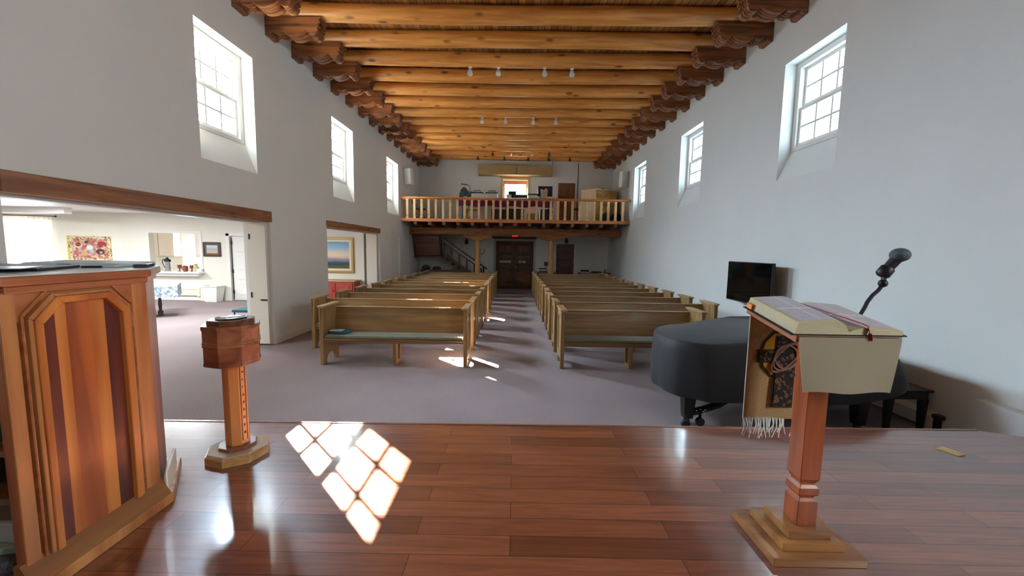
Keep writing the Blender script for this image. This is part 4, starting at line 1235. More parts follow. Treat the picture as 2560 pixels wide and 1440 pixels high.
# wall speakers
for sx, lab in ((-1, 'white loudspeaker on the left wall beside the loft'), (1, 'white loudspeaker on the right wall beside the loft')):
    k = thing('wall_speaker', lab, 'loudspeaker', (sx * 4.4, 16.2, 4.4), 0)
    c0, s0 = math.cos(sx * 0.35), math.sin(sx * 0.35)
    def rp(x, y, z, tz): return (sx * 4.33 + x * c0 - y * s0, 16.1 + x * s0 + y * c0 - tz, z)
    def rb(x0, x1, y0, y1, z0, z1, t0, t1):
        return [rp(x0, y0, z0, t0), rp(x1, y0, z0, t0), rp(x1, y1, z0, t0), rp(x0, y1, z0, t0), rp(x0, y0, z1, t1), rp(x1, y0, z1, t1), rp(x1, y1, z1, t1), rp(x0, y1, z1, t1)]
    m = M(); m.hexa(rb(-0.15, 0.15, -0.1, 0.12, 4.42, 5.04, 0, 0.1)); m.link('cabinet', WHITE if sx < 0 else CREAM, k, bevel=0.01)
    m = M(); m.hexa(rb(-0.135, 0.135, -0.11, -0.1, 4.44, 5.02, 0, 0.1)); m.link('grille', plain('speaker_grille', 'd5d9d6', 0.6) if sx < 0 else plain('grey_grille', 'bfc3c2', 0.6), k)
    m = M(); m.tube([(sx * 4.38, 16.15, 4.75), (sx * XW, 16.2, 4.75)], 0.02); m.link('bracket', BLACK, k)
for x0, x1, lab in ((1.61, 1.66, 'thin dark conduit on the end wall right of the beige box'), (2.87, 2.90, 'thin dark conduit on the end wall right of the loft door')):
    m = M(); m.tube([((x0 + x1) / 2, YB - 0.50 if x0 < 2 else YB - 0.014, 5.68 if x0 < 2 else 3.05), ((x0 + x1) / 2, YB - 0.53 if x0 < 2 else YB - 0.02, 5.88)], 0.014)
    tag(m.link('conduit', BLACK, loc=(x0, YB, 5.6), smooth=True), lab, 'conduit')

# ------------------------------------------------------------------ under the loft
k = thing('exit_sign', 'glowing red exit sign above the double doors', 'sign', (0, YB - 0.08, 2.475))
m = M(); m.box(-0.16, 0.15, YB - 0.10, YB - 0.03, 2.475, 2.62); m.link('housing', plain('dark_red_case', '5a1512', 0.5), k)
m = M(); m.box(-0.14, 0.13, YB - 0.105, YB - 0.10, 2.488, 2.607); m.link('lit_face', emit('exit_red', 'ff1a10', 3.0), k)
for x, z, lab in ((-2.28, 2.22, 'small dark iron sconce on the end wall left of the double doors'), (2.42, 2.33, 'small dark iron sconce above the dark door')):
    k = thing('wall_sconce', lab, 'lamp', (x, YB - 0.1, z))
    m = M(); m.box(x - 0.05, x + 0.05, YB - 0.02, YB, z - 0.1, z + 0.1); m.tube([(x, YB - 0.02, z + 0.08), (x, YB - 0.15, z + 0.13), (x, YB - 0.15, z + 0.05)], 0.012); m.link('bracket', BLACK, k)
    m = M(); m.lathe([(0.03, z + 0.06), (0.09, z + 0.0), (0.075, z - 0.12), (0.03, z - 0.14)], 6, x, YB - 0.15); m.link('lantern', BLACK, k)
k = thing('coat_stand', 'dark bentwood coat stand behind the left loft post', 'coat stand', (-1.55, 17.3, 0))
m = M(); m.tube([(-1.55, 17.3, 0), (-1.55, 17.3, 1.85)], 0.025)
for a in (0, PI/2, PI, 3*PI/2):
    m.tube([(-1.55, 17.3, 0.3), (-1.55 + .25*math.cos(a), 17.3 + .25*math.sin(a), 0.015)], 0.018)
m.link('pole', DARKW, k, smooth=True)
m = M()
for a in (0, PI/2, PI, 3*PI/2):
    m.tube([(-1.55, 17.3, 1.62), (-1.55 + .16*math.cos(a), 17.3 + .16*math.sin(a), 1.66), (-1.55 + .22*math.cos(a), 17.3 + .22*math.sin(a), 1.80), (-1.55 + .17*math.cos(a), 17.3 + .17*math.sin(a), 1.88)], 0.014)
m.link('hooks', DARKW, k, smooth=True)
k = thing('hall_table', 'dark side table with books behind the right loft post', 'table', (1.3, 18.2, 0))
m = M(); m.box(1.05, 1.88, 17.95, 18.5, 0.82, 0.85); m.link('tabletop', DARKX, k)
for x, y in ((1.1, 18.0), (1.83, 18.0), (1.1, 18.45), (1.83, 18.45)):
    m = M(); m.box(x - 0.025, x + 0.025, y - 0.025, y + 0.025, 0, 0.82); m.link('leg', DARKW, k)
for z, x0, x1, mt, lab in ((0.85, 1.16, 1.5, DARKX, 'dark book at the bottom of the stack on the side table'), (0.91, 1.18, 1.46, PAPER, 'white book in the middle of the stack on the side table'), (0.98, 1.14, 1.5, SOFT, 'black book on top of the stack on the side table')):
    m = M(); m.box(x0, x1, 18.05, 18.3, z, z + (0.06 if z < .97 else .05)); tag(m.link('book', mt, loc=((x0 + x1) / 2, 18.2, z), bevel=0.004), lab, 'book', 'books stacked on the side table')
framed('framed_notice', 1.37, 1.62, YB - 0.001, 1.08, 1.34, 0.035, WHITE, plain('dark_photo', '1c1d22', 0.4), 'small white-framed dark picture above the side table books')
k = thing('rear_shelf', 'long low dark bookshelf behind the right rear pew', 'shelf', (3.3, 17.6, 0))
m = M(); m.box(2.9, 4.3, 17.5, 17.85, 0.86, 0.89); m.box(2.9, 2.94, 17.5, 17.85, 0, 0.86); m.box(4.26, 4.3, 17.5, 17.85, 0, 0.86); m.box(2.94, 4.26, 17.52, 17.85, 0.40, 0.43); m.link('case', DARKX, k)
for x0, x1, z, h, mt, lab in ((2.95, 3.42, 0.89, 0.035, PAPER, 'white papers at the left end of the rear bookshelf'), (3.0, 3.36, 0.925, 0.075, SOFT, 'black case lying on the white papers of the rear bookshelf'), (3.5, 3.92, 0.89, 0.05, SOFT, 'flat black case in the middle of the rear bookshelf')):
    m = M(); m.box(x0, x1, 17.55, 17.8, z, z + h); tag(m.link('case' if mt is SOFT else 'papers', mt, loc=((x0 + x1) / 2, 17.7, z), bevel=0.005), lab, 'box' if mt is SOFT else 'papers')
k = thing('flower_vase', 'little vase with a white flower at the right end of the rear bookshelf', 'vase', (4.1, 17.68, 0.89))
m = M(); m.lathe([(0.05, 0.89), (0.07, 0.95), (0.035, 1.01), (0.045, 1.03)], 14, 4.1, 17.68); m.link('vase', plain('green_vase', '5d6a4a', 0.4), k, smooth=True)
m = M(); m.tube([(4.1, 17.68, 1.0), (4.1, 17.68, 1.1)], 0.01); m.ball((4.1, 17.68, 1.12), 0.045); m.link('flower', PAPER, k, smooth=True)
k = thing('rear_bench', 'dark bench back against the stair wall behind the left rear pew', 'bench', (-3.0, 17.2, 0))
m = M(); m.box(-4.2, -1.98, 17.40, 17.45, 0.40, 0.93); m.link('backrest', DARKX, k, bevel=0.006)
m = M(); m.box(-4.2, -1.98, 17.05, 17.40, 0.40, 0.44); m.link('seat', DARKX, k)
for x in (-4.2, -2.02):
    m = M(); m.box(x, x + 0.04, 17.05, 17.45, 0, 0.40); m.link('leg', DARKX, k)
for x, w_, h, lab in ((-4.2, 0.2, 0.2, 'dark rounded bag on the left rear pew corner, the left one'), (-3.72, 0.2, 0.14, 'dark flat bag on the left rear pew corner, the right one')):
    m = M(); m.lathe([(w_ * .8, 0.93), (w_, 0.97), (w_ * .9, 0.93 + h * .7), (w_ * .4, 0.93 + h)], 14, x + 0.25, 17.42, sy=0.25)
    tag(m.link('bag', SOFT, loc=(x + 0.25, 17.42, 0.93), smooth=True), lab, 'bag', 'dark bags behind the left rear pew')
m = M(); m.tube([(4.40, YB - 0.03, 0.0), (4.40, YB - 0.03, 2.76)], 0.025); tag(m.link('pipe', WHITE, loc=(4.4, YB, 0), smooth=True), 'white vertical pipe in the right rear corner under the loft', 'pipe')
# ------------------------------------------------------------------ pulpit at the left
pu = thing('pulpit', 'large cherry-wood pulpit with an octagonal raised panel, standing at the left', 'pulpit', (-2.35, 1.8, PZ))
XL, XR, YN, YF = -2.90, -1.905, 1.405, 1.985
BODY = [(XR, YN), (XR, YF), (-2.12, 2.27), (XL, 2.27)]
def side(pts, z0, z1): return M().prism(pts, 'z', z0, z1)
# carcass: right side wall, chamfer wall, back wall, left wall
m = M()
m.prism([(XR, YN), (XR, YF), (XR - 0.03, YF - 0.008), (XR - 0.03, YN)], 'z', 0.51, 1.68)
m.prism([(XR, YF), (-2.12, 2.27), (-2.135, 2.24), (XR - 0.03, YF - 0.008)], 'z', 0.51, 1.68)
m.prism([(-2.12, 2.27), (XL, 2.27), (XL, 2.24), (-2.135, 2.24)], 'z', 0.51, 1.68)
m.box(XL, XL + 0.03, YN, 2.24, 0.51, 1.68)
m.link('carcass', CHERRY, pu)
m = M(); m.box(XL + 0.03, XR - 0.03, YN + 0.02, 1.97, 1.02, 1.045); m.link('shelf', STILE, pu)
m = M(); m.box(XL + 0.03, XR - 0.03, YN + 0.01, 1.96, 0.515, 0.575); m.link('carpeted_floor', carpet('grey_shelf_carpet', '2c2e36', '63666e'), pu)
m = M(); m.box(XL + 0.03, XR - 0.03, 1.80, 1.82, 0.58, 1.02); m.link('shade_back', SOFT, pu)  # black sheet stands for the shade inside the lower compartment
m = M(); m.box(XL + 0.03, XR - 0.03, 1.62, 1.64, 1.05, 1.66); m.link('upper_back', wood('pulpit_back', '4a3520', '6e5436', 'z'), pu)
# plinth with a deep ledge
m = M(); m.prism([(-1.845, 1.37), (-1.845, 2.005), (-2.10, 2.35), (XL - .03, 2.35), (XL - .03, 1.37)], 'z', PZ, PZ + 0.055); m.link('plinth', STILE, pu, bevel=0.006)
m = M(); m.prism([(-1.85, PZ + 0.0552), (XR + 0.004, PZ + 0.145), (XR - 0.02, PZ + 0.145), (XR - 0.02, PZ + 0.0552)], 'y', 1.385, 1.995); m.link('sloped_ledge', wood('ledge_wood', '7a4a1e', '9a6630', 'y', 0.6, 0.6), pu)
# pale corner strip beyond the far stile
m = M(); m.prism([(-1.872, 1.992), (-1.872, 2.004), (-2.05, 2.26), (-2.062, 2.25)], 'z', PZ + 0.055, PZ + 0.17); m.link('pale_skirting', CREAM, pu)
# stiles, rails
xo = XR + 0.012
m = M(); m.box(XR, xo, YN, YN + 0.05, 0.56, 1.66); m.box(XR, xo, YF - 0.078, YF, 0.56, 1.66); m.link('stile', STILE, pu, bevel=0.004)
m = M(); m.box(XR, xo - 0.003, YN + 0.05, YF - 0.078, 1.62, 1.66); m.prism([(YN + 0.05, 1.66), (YN + 0.05, 1.54), (YN + 0.14, 1.66)], 'x', XR, xo - 0.004); m.prism([(YF - 0.078, 1.66), (YF - 0.078, 1.54), (YF - 0.165, 1.66)], 'x', XR, xo - 0.004)
m.link('top_rail', RAIL, pu)
# octagonal raised moulding: three stepped frames, the sides run down to the ledge
def octo(a, b, zt, ch, zb=0.575):
    return [(a, zb), (a, zt - ch), (a + ch * 0.95, zt), (b - ch * 0.95, zt), (b, zt - ch), (b, zb)]
def moulding(o0, o1, x0, x1, mat, nm):
    m = M()
    for i in range(5):
        p, q = o0[i], o0[i + 1]; r_, s_ = o1[i + 1], o1[i]
        m.prism([p, q, r_, s_], 'x', x0, x1)
    return m.link(nm, mat, pu, bevel=0.003, seg=1)
YA, YZ = YN + 0.056, YF - 0.084
A0 = octo(YA, YZ, 1.662, 0.092)
A1 = octo(YA + 0.010, YZ - 0.010, 1.652, 0.090)
A2 = octo(YA + 0.018, YZ - 0.018, 1.644, 0.088)
A3 = octo(YA + 0.034, YZ - 0.034, 1.630, 0.084)
A4 = octo(YA + 0.062, YZ - 0.062, 1.602, 0.076)
moulding(A0, A1, XR, XR + 0.020, RAIL, 'outer_moulding')
moulding(A2, A3, XR, XR + 0.026, STILE, 'middle_moulding')
moulding(A3, A4, XR, XR + 0.032, CHERRYL, 'inner_moulding')
a, b = YA + 0.062, YZ - 0.062
W_ = b - a
edges = [a, a + 0.17 * W_, a + 0.30 * W_, a + 0.60 * W_, a + 0.79 * W_, b]
for i, mt in enumerate((CHERRYD, CHERRYL, CHERRY, CHERRYL, CHERRYD)):
    m = M()
    y0, y1 = edges[i], edges[i + 1]
    zt0 = 1.603 - max(0, (a + 0.073) - y0) * 1.05; zt1 = 1.603 - max(0, y1 - (b - 0.073)) * 1.05
    m.prism([(y0, 0.575), (y1, 0.575), (y1, zt1), (y0, zt0)], 'x', XR, XR + 0.010)
    m.link('panel_board', mt, pu)
# top slab
m = M(); m.prism([(-1.865, 1.395), (-1.865, 1.985), (-2.10, 2.30), (XL - .03, 2.30), (XL - .03, 1.395)], 'z', 1.685, 1.722); m.link('top', RAIL, pu, bevel=0.008)
m = M(); m.prism([(-1.885, 1.42), (-1.885, 1.985), (-2.11, 2.28), (XL, 2.28), (XL, 1.42)], 'z', 1.655, 1.685); m.link('cornice', RAIL, pu, bevel=0.006)
m = M(); m.prism([(-1.868, 1.398), (-1.868, 1.984), (-2.102, 2.297), (XL - .027, 2.297), (XL - .027, 1.398)], 'z', 1.722, 1.726); m.link('pale_top_cover', plain('pale_cover', 'c9cfcc', 0.35), pu)
m = M(); m.prism([(2.02, 1.727), (2.27, 1.727), (2.27, 1.752), (2.06, 1.745)], 'x', -2.62, -2.10); tag(m.link('sloped_pad', plain('pale_blue_pad', 'b9ccd0', 0.5), loc=(-2.35, 2.15, 1.727), bevel=0.004), 'pale blue sloped writing pad on the pulpit top', 'pad')
m = M(); m.prism([(-2.5, 1.60), (-2.05, 1.66), (-2.22, 1.98), (-2.80, 2.0)], 'z', 1.727, 1.741)
tag(m.link('ring_binder', plain('black_binder', '25262a', 0.5), loc=(-2.4, 1.8, 1.727), bevel=0.004), 'black ring binder lying flat on the pulpit top', 'binder')
m = M(); m.prism([(-2.20, 1.50), (-2.00, 1.56), (-2.10, 1.72), (-2.42, 1.66)], 'z', 1.7415, 1.7455)
m.link('x', plain('silver_folder', '9fb0b8', 0.3), loc=(-2.2, 1.6, 1.727)) if False else tag(m.link('paper_folder', plain('silver_folder', '9fb0b8', 0.3), loc=(-2.2, 1.6, 1.7415)), 'shiny pale grey folder on top of the black binder', 'folder')
m = M(); m.prism([(-1.99, 2.02), (-1.95, 2.06), (-2.06, 2.22), (-2.095, 2.20)], 'z', 1.727, 1.745); tag(m.link('notebook', BLACK, loc=(-2.1, 2.15, 1.727), bevel=0.004), 'small black notebook at the far right corner of the pulpit top', 'book')
m = M(); m.bar((-2.18, 1.95, 1.732), (-2.12, 1.99, 1.732), 0.02, 0.010); tag(m.link('microphone_clip', BLACK, loc=(-2.15, 1.97, 1.727)), 'tiny black clip in the middle of the pulpit top', 'clip')
m = M(); m.bar((-2.36, 2.0, 1.735), (-2.32, 2.02, 1.735), 0.018, 0.014); tag(m.link('marker', plain('red_brown_marker', '6a2a3a', 0.4), loc=(-2.34, 2.0, 1.728)), 'short red-brown marker beside the black binder', 'pen')
# books inside the pulpit
m = M(); m.lathe([(0.10, 0.775), (0.125, 0.79), (0.12, 0.815), (0.05, 0.825)], 20, -2.06, 1.58, sx=1.2, sy=0.9); tag(m.link('wooden_bowl', OAK, loc=(-2.06, 1.58, 0.775), smooth=True), 'upturned wooden dish on the books inside the pulpit', 'dish')
for z, h, y0, mt, lab, rot in ((0.5755, 0.03, 1.47, plain('pale_green_pamphlet', 'a9c2b8', 0.7), 'pale green pamphlet lying lowest inside the pulpit', 0.2), (0.606, 0.085, 1.50, plain('white_book', 'd5d8dc', 0.5), 'thick white book inside the pulpit', -0.08), (0.6915, 0.082, 1.52, plain('brown_book', '7a6a58', 0.6), 'brown book under the wooden dish inside the pulpit', 0.05)):
    m = M(); m.box(-0.13, 0.13, -0.005, 0.22, 0, h)
    for v in m.bm.verts:
        v.co.rotate(Matrix.Rotation(rot, 3, 'Z')); v.co += Vector((-2.08, y0 + 0.0, z))
    tag(m.link('book', mt, loc=(-2.08, y0, z), bevel=0.004), lab, 'book', 'books inside the pulpit')
m = M(); m.box(-2.16, -1.96, 1.50, 1.60, 1.046, 1.30)
tag(m.link('hymnal', plain('dark_green_book', '1f4a34', 0.6), loc=(-2.05, 1.55, 1.046), bevel=0.004), 'dark green book upright on the upper pulpit shelf', 'book')

# ------------------------------------------------------------------ baptismal font
FX, FY, FR = -1.846, 2.505, math.radians(8)
fo = thing('baptismal_font', 'octagonal wooden baptismal font on a pedestal near the platform edge', 'font', (FX, FY, PZ))
def octl(prof): return M().lathe(prof, 8, FX, FY, FR)
octl([(0.187, PZ), (0.187, PZ + 0.045), (0.180, PZ + 0.052)]).link('base', wood('font_base_wood', 'a87a48', 'd4aa72', 'x', 0.35, 0.7, 0.4), fo)
octl([(0.176, PZ + 0.0525), (0.172, PZ + 0.062)]).link('base_top', plain('pale_glossy_base', 'b7a78e', 0.15), fo)
octl([(0.112, PZ + 0.0625), (0.112, PZ + 0.082)]).link('foot', WALNUT, fo, bevel=0.004)
octl([(0.070, PZ + 0.0825), (0.070, 1.08)]).link('column', FONTCOL, fo, bevel=0.003)
# carved strip on the right front face, with a run of small carved marks
ang = FR + PI / 8 + (-2) * PI / 4
def facept(ang, r, off, z, o=0.0):
    c, s = math.cos(ang), math.sin(ang)
    return (FX + (r + o) * c - off * s, FY + (r + o) * s + off * c, z)
ap = 0.070 * math.cos(PI / 8)
m = M()
for off in (-0.017, 0.017):
    m.hexa([facept(ang + PI/4, ap, off - .0025, 0.56), facept(ang + PI/4, ap, off + .0025, 0.56), facept(ang + PI/4, ap, off + .0025, 0.56, .002), facept(ang + PI/4, ap, off - .0025, 0.56, .002), facept(ang + PI/4, ap, off - .0025, 1.07), facept(ang + PI/4, ap, off + .0025, 1.07), facept(ang + PI/4, ap, off + .0025, 1.07, .002), facept(ang + PI/4, ap, off - .0025, 1.07, .002)])
m.link('carved_lines', FONTD, fo)
m = M()
rnd = random.Random(5)
def glyph(z, bars):
    for (u0, v0, u1, v1) in bars:
        a0, a1 = sorted((u0, u1)); b0, b1 = sorted((v0, v1))
        a1 += 0.003; b1 += 0.003
        A = ang + PI / 4
        m.hexa([facept(A, ap, a0, z + b0), facept(A, ap, a1, z + b0), facept(A, ap, a1, z + b0, .002), facept(A, ap, a0, z + b0, .002), facept(A, ap, a0, z + b1), facept(A, ap, a1, z + b1), facept(A, ap, a1, z + b1, .002), facept(A, ap, a0, z + b1, .002)])
g = 0.008
shapes = [[(-g/2, 0, g/2, .006)], [(-g/2, 0, -g/2, .012), (-g/2, 0, g/2, 0)], [(-g/2, .01, g/2, .01), (-g/2, 0, -g/2, .01)], [(-g/2, 0, g/2, .004), (0, 0, 0, .012)], [(-g/2, .012, g/2, .012), (g/2, .006, g/2, .012), (-g/2, .006, g/2, .006), (-g/2, 0, -g/2, .006), (-g/2, 0, g/2, 0)], [(-g/2, 0, -g/2, .014), (-g/2, .014, g/2, .014), (g/2, 0, g/2, .014)], [(-g/2, 0, -g/2, .014), (-g/2, 0, g/2, 0), (g/2, 0, g/2, .014)], [(-g/2, 0, -g/2, .014), (-g/2, .014, g/2, .014), (-g/2, .007, g/2, .007), (-g/2, 0, g/2, 0)], [(-g/2, 0, g/2, .014)]]
for i, sh in enumerate(shapes):
    glyph(1.02 - i * 0.052, sh)
m.link('carved_marks', FONTD, fo)
octl([(0.150, 1.082), (0.163, 1.090), (0.163, 1.105), (0.160, 1.108), (0.160, 1.21)]).link('bowl_lower', WALNUT, fo, bevel=0.002, seg=1)
octl([(0.160, 1.2102), (0.165, 1.213), (0.165, 1.222), (0.161, 1.226), (0.165, 1.230), (0.165, 1.238), (0.161, 1.243), (0.161, 1.315), (0.166, 1.32), (0.166, 1.345)]).link('bowl_upper', wood('font_walnut_upper', '70442e', 'a4704e', 'x', 0.32, 0.7, 0.4), fo)
octl([(0.135, 1.3452), (0.135, 1.372), (0.128, 1.378)]).link('cover', wood('font_cover_wood', '5a3a28', '8a6244', 'x', 0.2, 0.7, 0.5), fo)
M().lathe([(0.082, 1.3785), (0.090, 1.384), (0.086, 1.387), (0.070, 1.382)], 32, FX - 0.0, FY).link('lid_plate', plain('silver_plate', '9aa4a6', 0.12, 0.9), fo, smooth=True)

# ------------------------------------------------------------------ lectern at the right
le = thing('lectern', 'redwood post lectern on a stepped oak base at the right, carrying an open bible', 'lectern', (1.40, 1.80, PZ))
for i, (x0, x1, y0, y1) in enumerate(((1.187, 1.607, 1.632, 1.972), (1.253, 1.535, 1.674, 1.93), (1.295, 1.49, 1.70, 1.885))):
    m = M(); m.box(x0, x1, y0, y1, PZ + 0.041 * i, PZ + 0.041 * (i + 1) - 0.0005)
    m.link('base_step', OAK, le, bevel=0.003)
PX, PY = 1.3985, 1.7825
def psq(w, z): return [(PX - w, PY - w, z), (PX + w, PY - w, z), (PX + w, PY + w, z), (PX - w, PY + w, z)]
m = M(); m.rings([psq(w, z) for w, z in ((0.0465, 0.573), (0.0465, 0.693), (0.034, 0.705), (0.034, 0.712), (0.0465, 0.726), (0.0465, 0.757), (0.034, 0.772), (0.034, 0.779), (0.0465, 0.802), (0.0465, 1.478))]); m.link('post', POST, le, bevel=0.002, seg=1)
TH = math.atan2(0.066, 0.35)
def desk(u, v, w):   # u across, v up the slope from the near edge, w above the board
    return (1.188 + u, 1.615 + v * math.cos(TH) - w * math.sin(TH), 1.512 + v * math.sin(TH) + w * math.cos(TH))
def dbox(m, u0, u1, v0, v1, w0, w1):
    return m.hexa([desk(u0, v0, w0), desk(u1, v0, w0), desk(u1, v1, w0), desk(u0, v1, w0), desk(u0, v0, w1), desk(u1, v0, w1), desk(u1, v1, w1), desk(u0, v1, w1)])
m = M(); dbox(m, 0, 0.43, 0, 0.365, -0.032, 0.0); m.link('desk_board', wood('lectern_board', '9a5a38', 'c98a64', 'y', 0.4, 0.6, 0.2), le, bevel=0.003)
m = M(); dbox(m, 0.12, 0.31, 0.09, 0.30, -0.052, -0.0325); m.link('support_block', POST, le)

# cloth over the near edge, banner over the far edge
m = M()
def clothf(u, v):
    w = 0.425 - 0.055 * (1 - v) ** 1.3
    x = 1.19 + 0.2125 + (u - 0.5) * w + 0.004 * (1 - v)
    return (x, 1.604 - 0.006 * math.sin(u * 5) * (1 - v) - 0.004 * (1 - v), 1.508 - 0.235 * (1 - v) + 0.004 * math.sin(u * 9) * (1 - v))
m.grid(clothf, 24, 14)
m.grid(lambda u, v: desk(0.002 + 0.426 * u, -0.011 + 0.10 * v, 0.0035), 24, 4)
c = m.link('linen_cloth', LINEN, loc=(1.4, 1.604, 1.5), smooth=True, thick=0.003)
tag(c, 'plain grey-beige cloth hanging from the near edge of the right lectern', 'cloth')
BXL, BXR, BYY = 1.213, 1.600, 1.985
ba = thing('lectern_banner', 'tan woven banner with a dark cross, yellow disc and white fringe behind the right lectern', 'banner', (1.4, BYY, 1.55))
m = M()
m.grid(lambda u, v: (BXL + (BXR - BXL) * u, BYY + 0.006 * math.sin(u * 7 + v * 3) * (1 - v), 0.992 + (1.565 - 0.992) * v), 20, 20)
m.link('cloth', BANNER, ba, smooth=True, thick=0.003)
for bx_ in (BXL, BXR):
    m = M(); m.tube([(bx_, BYY - 0.002, 0.992), (bx_, BYY - 0.002, 1.565)], 0.003, 6); m.link('white_edging', FRINGE, ba)
fy = BYY - 0.0075
CXB = 1.40
def disc(cx, cz, rx, rz, y0, y1, n=12, a0=0):
    m = M()
    R = lambda y: [(cx + rx * math.cos(a0 + 2*PI*i/n), y, cz + rz * math.sin(a0 + 2*PI*i/n)) for i in range(n)]
    return m.rings([R(y1), R(y0)])
disc(CXB - 0.005, 1.335, 0.126, 0.135, fy, fy + 0.003).link('black_outline', BLACK, ba)
disc(CXB - 0.005, 1.335, 0.115, 0.124, fy - 0.003, fy - 0.0005).link('yellow_disc', GOLD, ba)
m = M(); m.box(CXB - 0.055, CXB + 0.055, fy - 0.0065, fy - 0.0035, 1.055, 1.435); m.box(CXB - 0.142, CXB - 0.055, fy - 0.0065, fy - 0.0035, 1.292, 1.362); m.box(CXB + 0.055, CXB + 0.142, fy - 0.0065, fy - 0.0035, 1.292, 1.362)
m.link('cross_outline', BLACK, ba)
m = M(); m.box(CXB - 0.047, CXB + 0.047, fy - 0.010, fy - 0.007, 1.063, 1.428); m.box(CXB - 0.134, CXB - 0.047, fy - 0.010, fy - 0.007, 1.300, 1.354); m.box(CXB + 0.047, CXB + 0.134, fy - 0.010, fy - 0.007, 1.300, 1.354)
m.link('cross', XBROWN, ba)
m = M()
for k in range(3):
    pts = [(CXB + (0.058 + 0.008 * k) * math.cos(t * 2*PI/24), fy - 0.013 - 0.002 * (k % 2), 1.325 + (0.062 + 0.008 * k) * math.sin(t * 2*PI/24 + 0.4 * k)) for t in range(25)]
    m.tube(pts, 0.0055, 6)
m.link('thorn_wreath', plain('wreath_brown', '8a6a58', 0.9), ba)
m = M()
rnd = random.Random(11)
for i in range(46):
    if 26 <= i <= 29 or 38 == i:
        continue
    x = BXL + 0.004 + (BXR - BXL - 0.008) * i / 45
    L = rnd.uniform(0.075, 0.115); s1 = rnd.uniform(-0.012, 0.012); s2 = rnd.uniform(-0.016, 0.016)
    m.tube([(x, BYY, 0.995), (x + s1, BYY - 0.004, 0.995 - L * 0.45), (x + s2, BYY + rnd.uniform(-.01, .01), 0.995 - L)], [0.0028, 0.0026, 0.0018], 5)
m.link('fringe', FRINGE, ba, kind='stuff')

# open bible
bi = thing('open_bible', 'large open bible with a red ribbon lying on the right lectern', 'book', (1.4, 1.78, 1.53))
m = M(); dbox(m, -0.035, 0.205, -0.012, 0.345, 0.006, 0.010); dbox(m, 0.205, 0.445, -0.012, 0.345, 0.006, 0.010); m.link('cover', SOFT, bi)
def page(u, w_side, side):
    # height of the page surface over the cover, u = 0 spine .. 1 fore edge
    if side < 0:
        return 0.011 + 0.012 + 0.046 * min(1, u * 5.0) ** 0.6 - 0.010 * u * u
    return 0.011 + 0.008 + 0.022 * min(1, u * 3.5) ** 0.7 - 0.014 * u * u
for sgn, nm, W in ((-1, 'left_pages', 0.225), (1, 'right_pages', 0.225)):
    m = M()
    U = [i / 12 for i in range(13)]
    def top(u, v): return desk(0.205 + sgn * W * u * (1.0 - (0.05 if sgn < 0 else 0) * u), -0.005 + 0.345 * v, page(u, W, sgn))
    def bot(u, v): return desk(0.205 + sgn * (W + 0.0) * u, -0.008 + 0.35 * v, 0.0105)
    r1 = [top(u, 0) for u in U] + [bot(u, 0) for u in reversed(U)]
    r2 = [top(u, 1) for u in U] + [bot(u, 1) for u in reversed(U)]
    m.rings([r1, r2])
    blk = m.link(nm, PAGEE, bi)
    m = M()
    m.grid(lambda u, v: desk(0.205 + sgn * (0.012 + (W * 0.93 - 0.012) * u) * (1.0 - (0.05 if sgn < 0 else 0) * u * 0.93), 0.012 + 0.318 * v, page(0.05 + 0.88 * u, W, sgn) + 0.0012), 14, 4)
    tp = m.link('printed_page', TEXTP, blk, smooth=True)
    m = M()
    for uu in (0.5,):
        m.grid(lambda u, v: desk(0.205 + sgn * (W * (0.475 + 0.022 * u)), 0.015 + 0.31 * v, page(0.475 + .022 * u, W, sgn) + 0.0022), 1, 6)
    m.grid(lambda u, v: desk(0.205 + sgn * (0.015 + (W * 0.9 - 0.015) * u), 0.155 + 0.008 * v, page(0.07 + 0.85 * u, W, sgn) + 0.0022), 14, 1)
    m.link('page_margin', PAPER, blk)
m = M()
pts = []
for i in range(15):
    v = i / 14
    pts.append(desk(0.222 + 0.055 * v, 0.35 - 0.355 * v, page(0.08 + 0.24 * v, 0.225, 1) + 0.010))
pts += [desk(0.285, -0.016, 0.02), desk(0.29, -0.018, 0.0), desk(0.292, -0.018, -0.012)]
for p, q in zip(pts, pts[1:]):
    m.bar(p, q, 0.014, 0.0012)
m.link('ribbon', RED, bi)
m = M(); dbox(m, -0.030, -0.018, 0.285, 0.325, 0.013, 0.038); m.link('orange_tab', plain('orange_tab', 'e08a3c', 0.6), bi)

# microphone on its gooseneck
mi = thing('microphone', 'black microphone with a grey ball head on a gooseneck behind the bible', 'microphone', (1.80, 1.96, 1.57))
GN = [(1.617, 1.92, 1.556), (1.66, 1.95, 1.535), (1.74, 1.99, 1.525), (1.80, 2.015, 1.545), (1.822, 2.02, 1.58), (1.833, 2.02, 1.61), (1.856, 2.02, 1.645), (1.882, 2.02, 1.670), (1.899, 2.02, 1.695)]
m = M(); m.tube(GN, 0.009, 10); m.link('gooseneck', SOFT, mi, smooth=True)
m = M(); m.ball((1.903, 2.02, 1.708), 0.021); m.bar((1.905, 2.02, 1.715), (1.905, 2.02, 1.752), 0.014, 0.018); m.link('joint', BLACK, mi, smooth=True)
def along(prof, p, d, n=18):
    d = Vector(d).normalized(); u = d.orthogonal().normalized(); w = d.cross(u)
    m = M()
    return m.rings([[tuple(Vector(p) + d * t + (u * math.cos(2*PI*k/n) + w * math.sin(2*PI*k/n)) * r) for k in range(n)] for r, t in prof])
MD = (0.52, -0.12, 0.82)
MP = (1.893, 2.022, 1.748)
along([(0.026, 0.0), (0.031, 0.006), (0.031, 0.045), (0.027, 0.05)], MP, MD).link('clip', BLACK, mi, smooth=True)
along([(0.022, -0.004), (0.023, 0.05), (0.025, 0.10), (0.029, 0.105)], MP, MD).link('body', SOFT, mi, smooth=True)
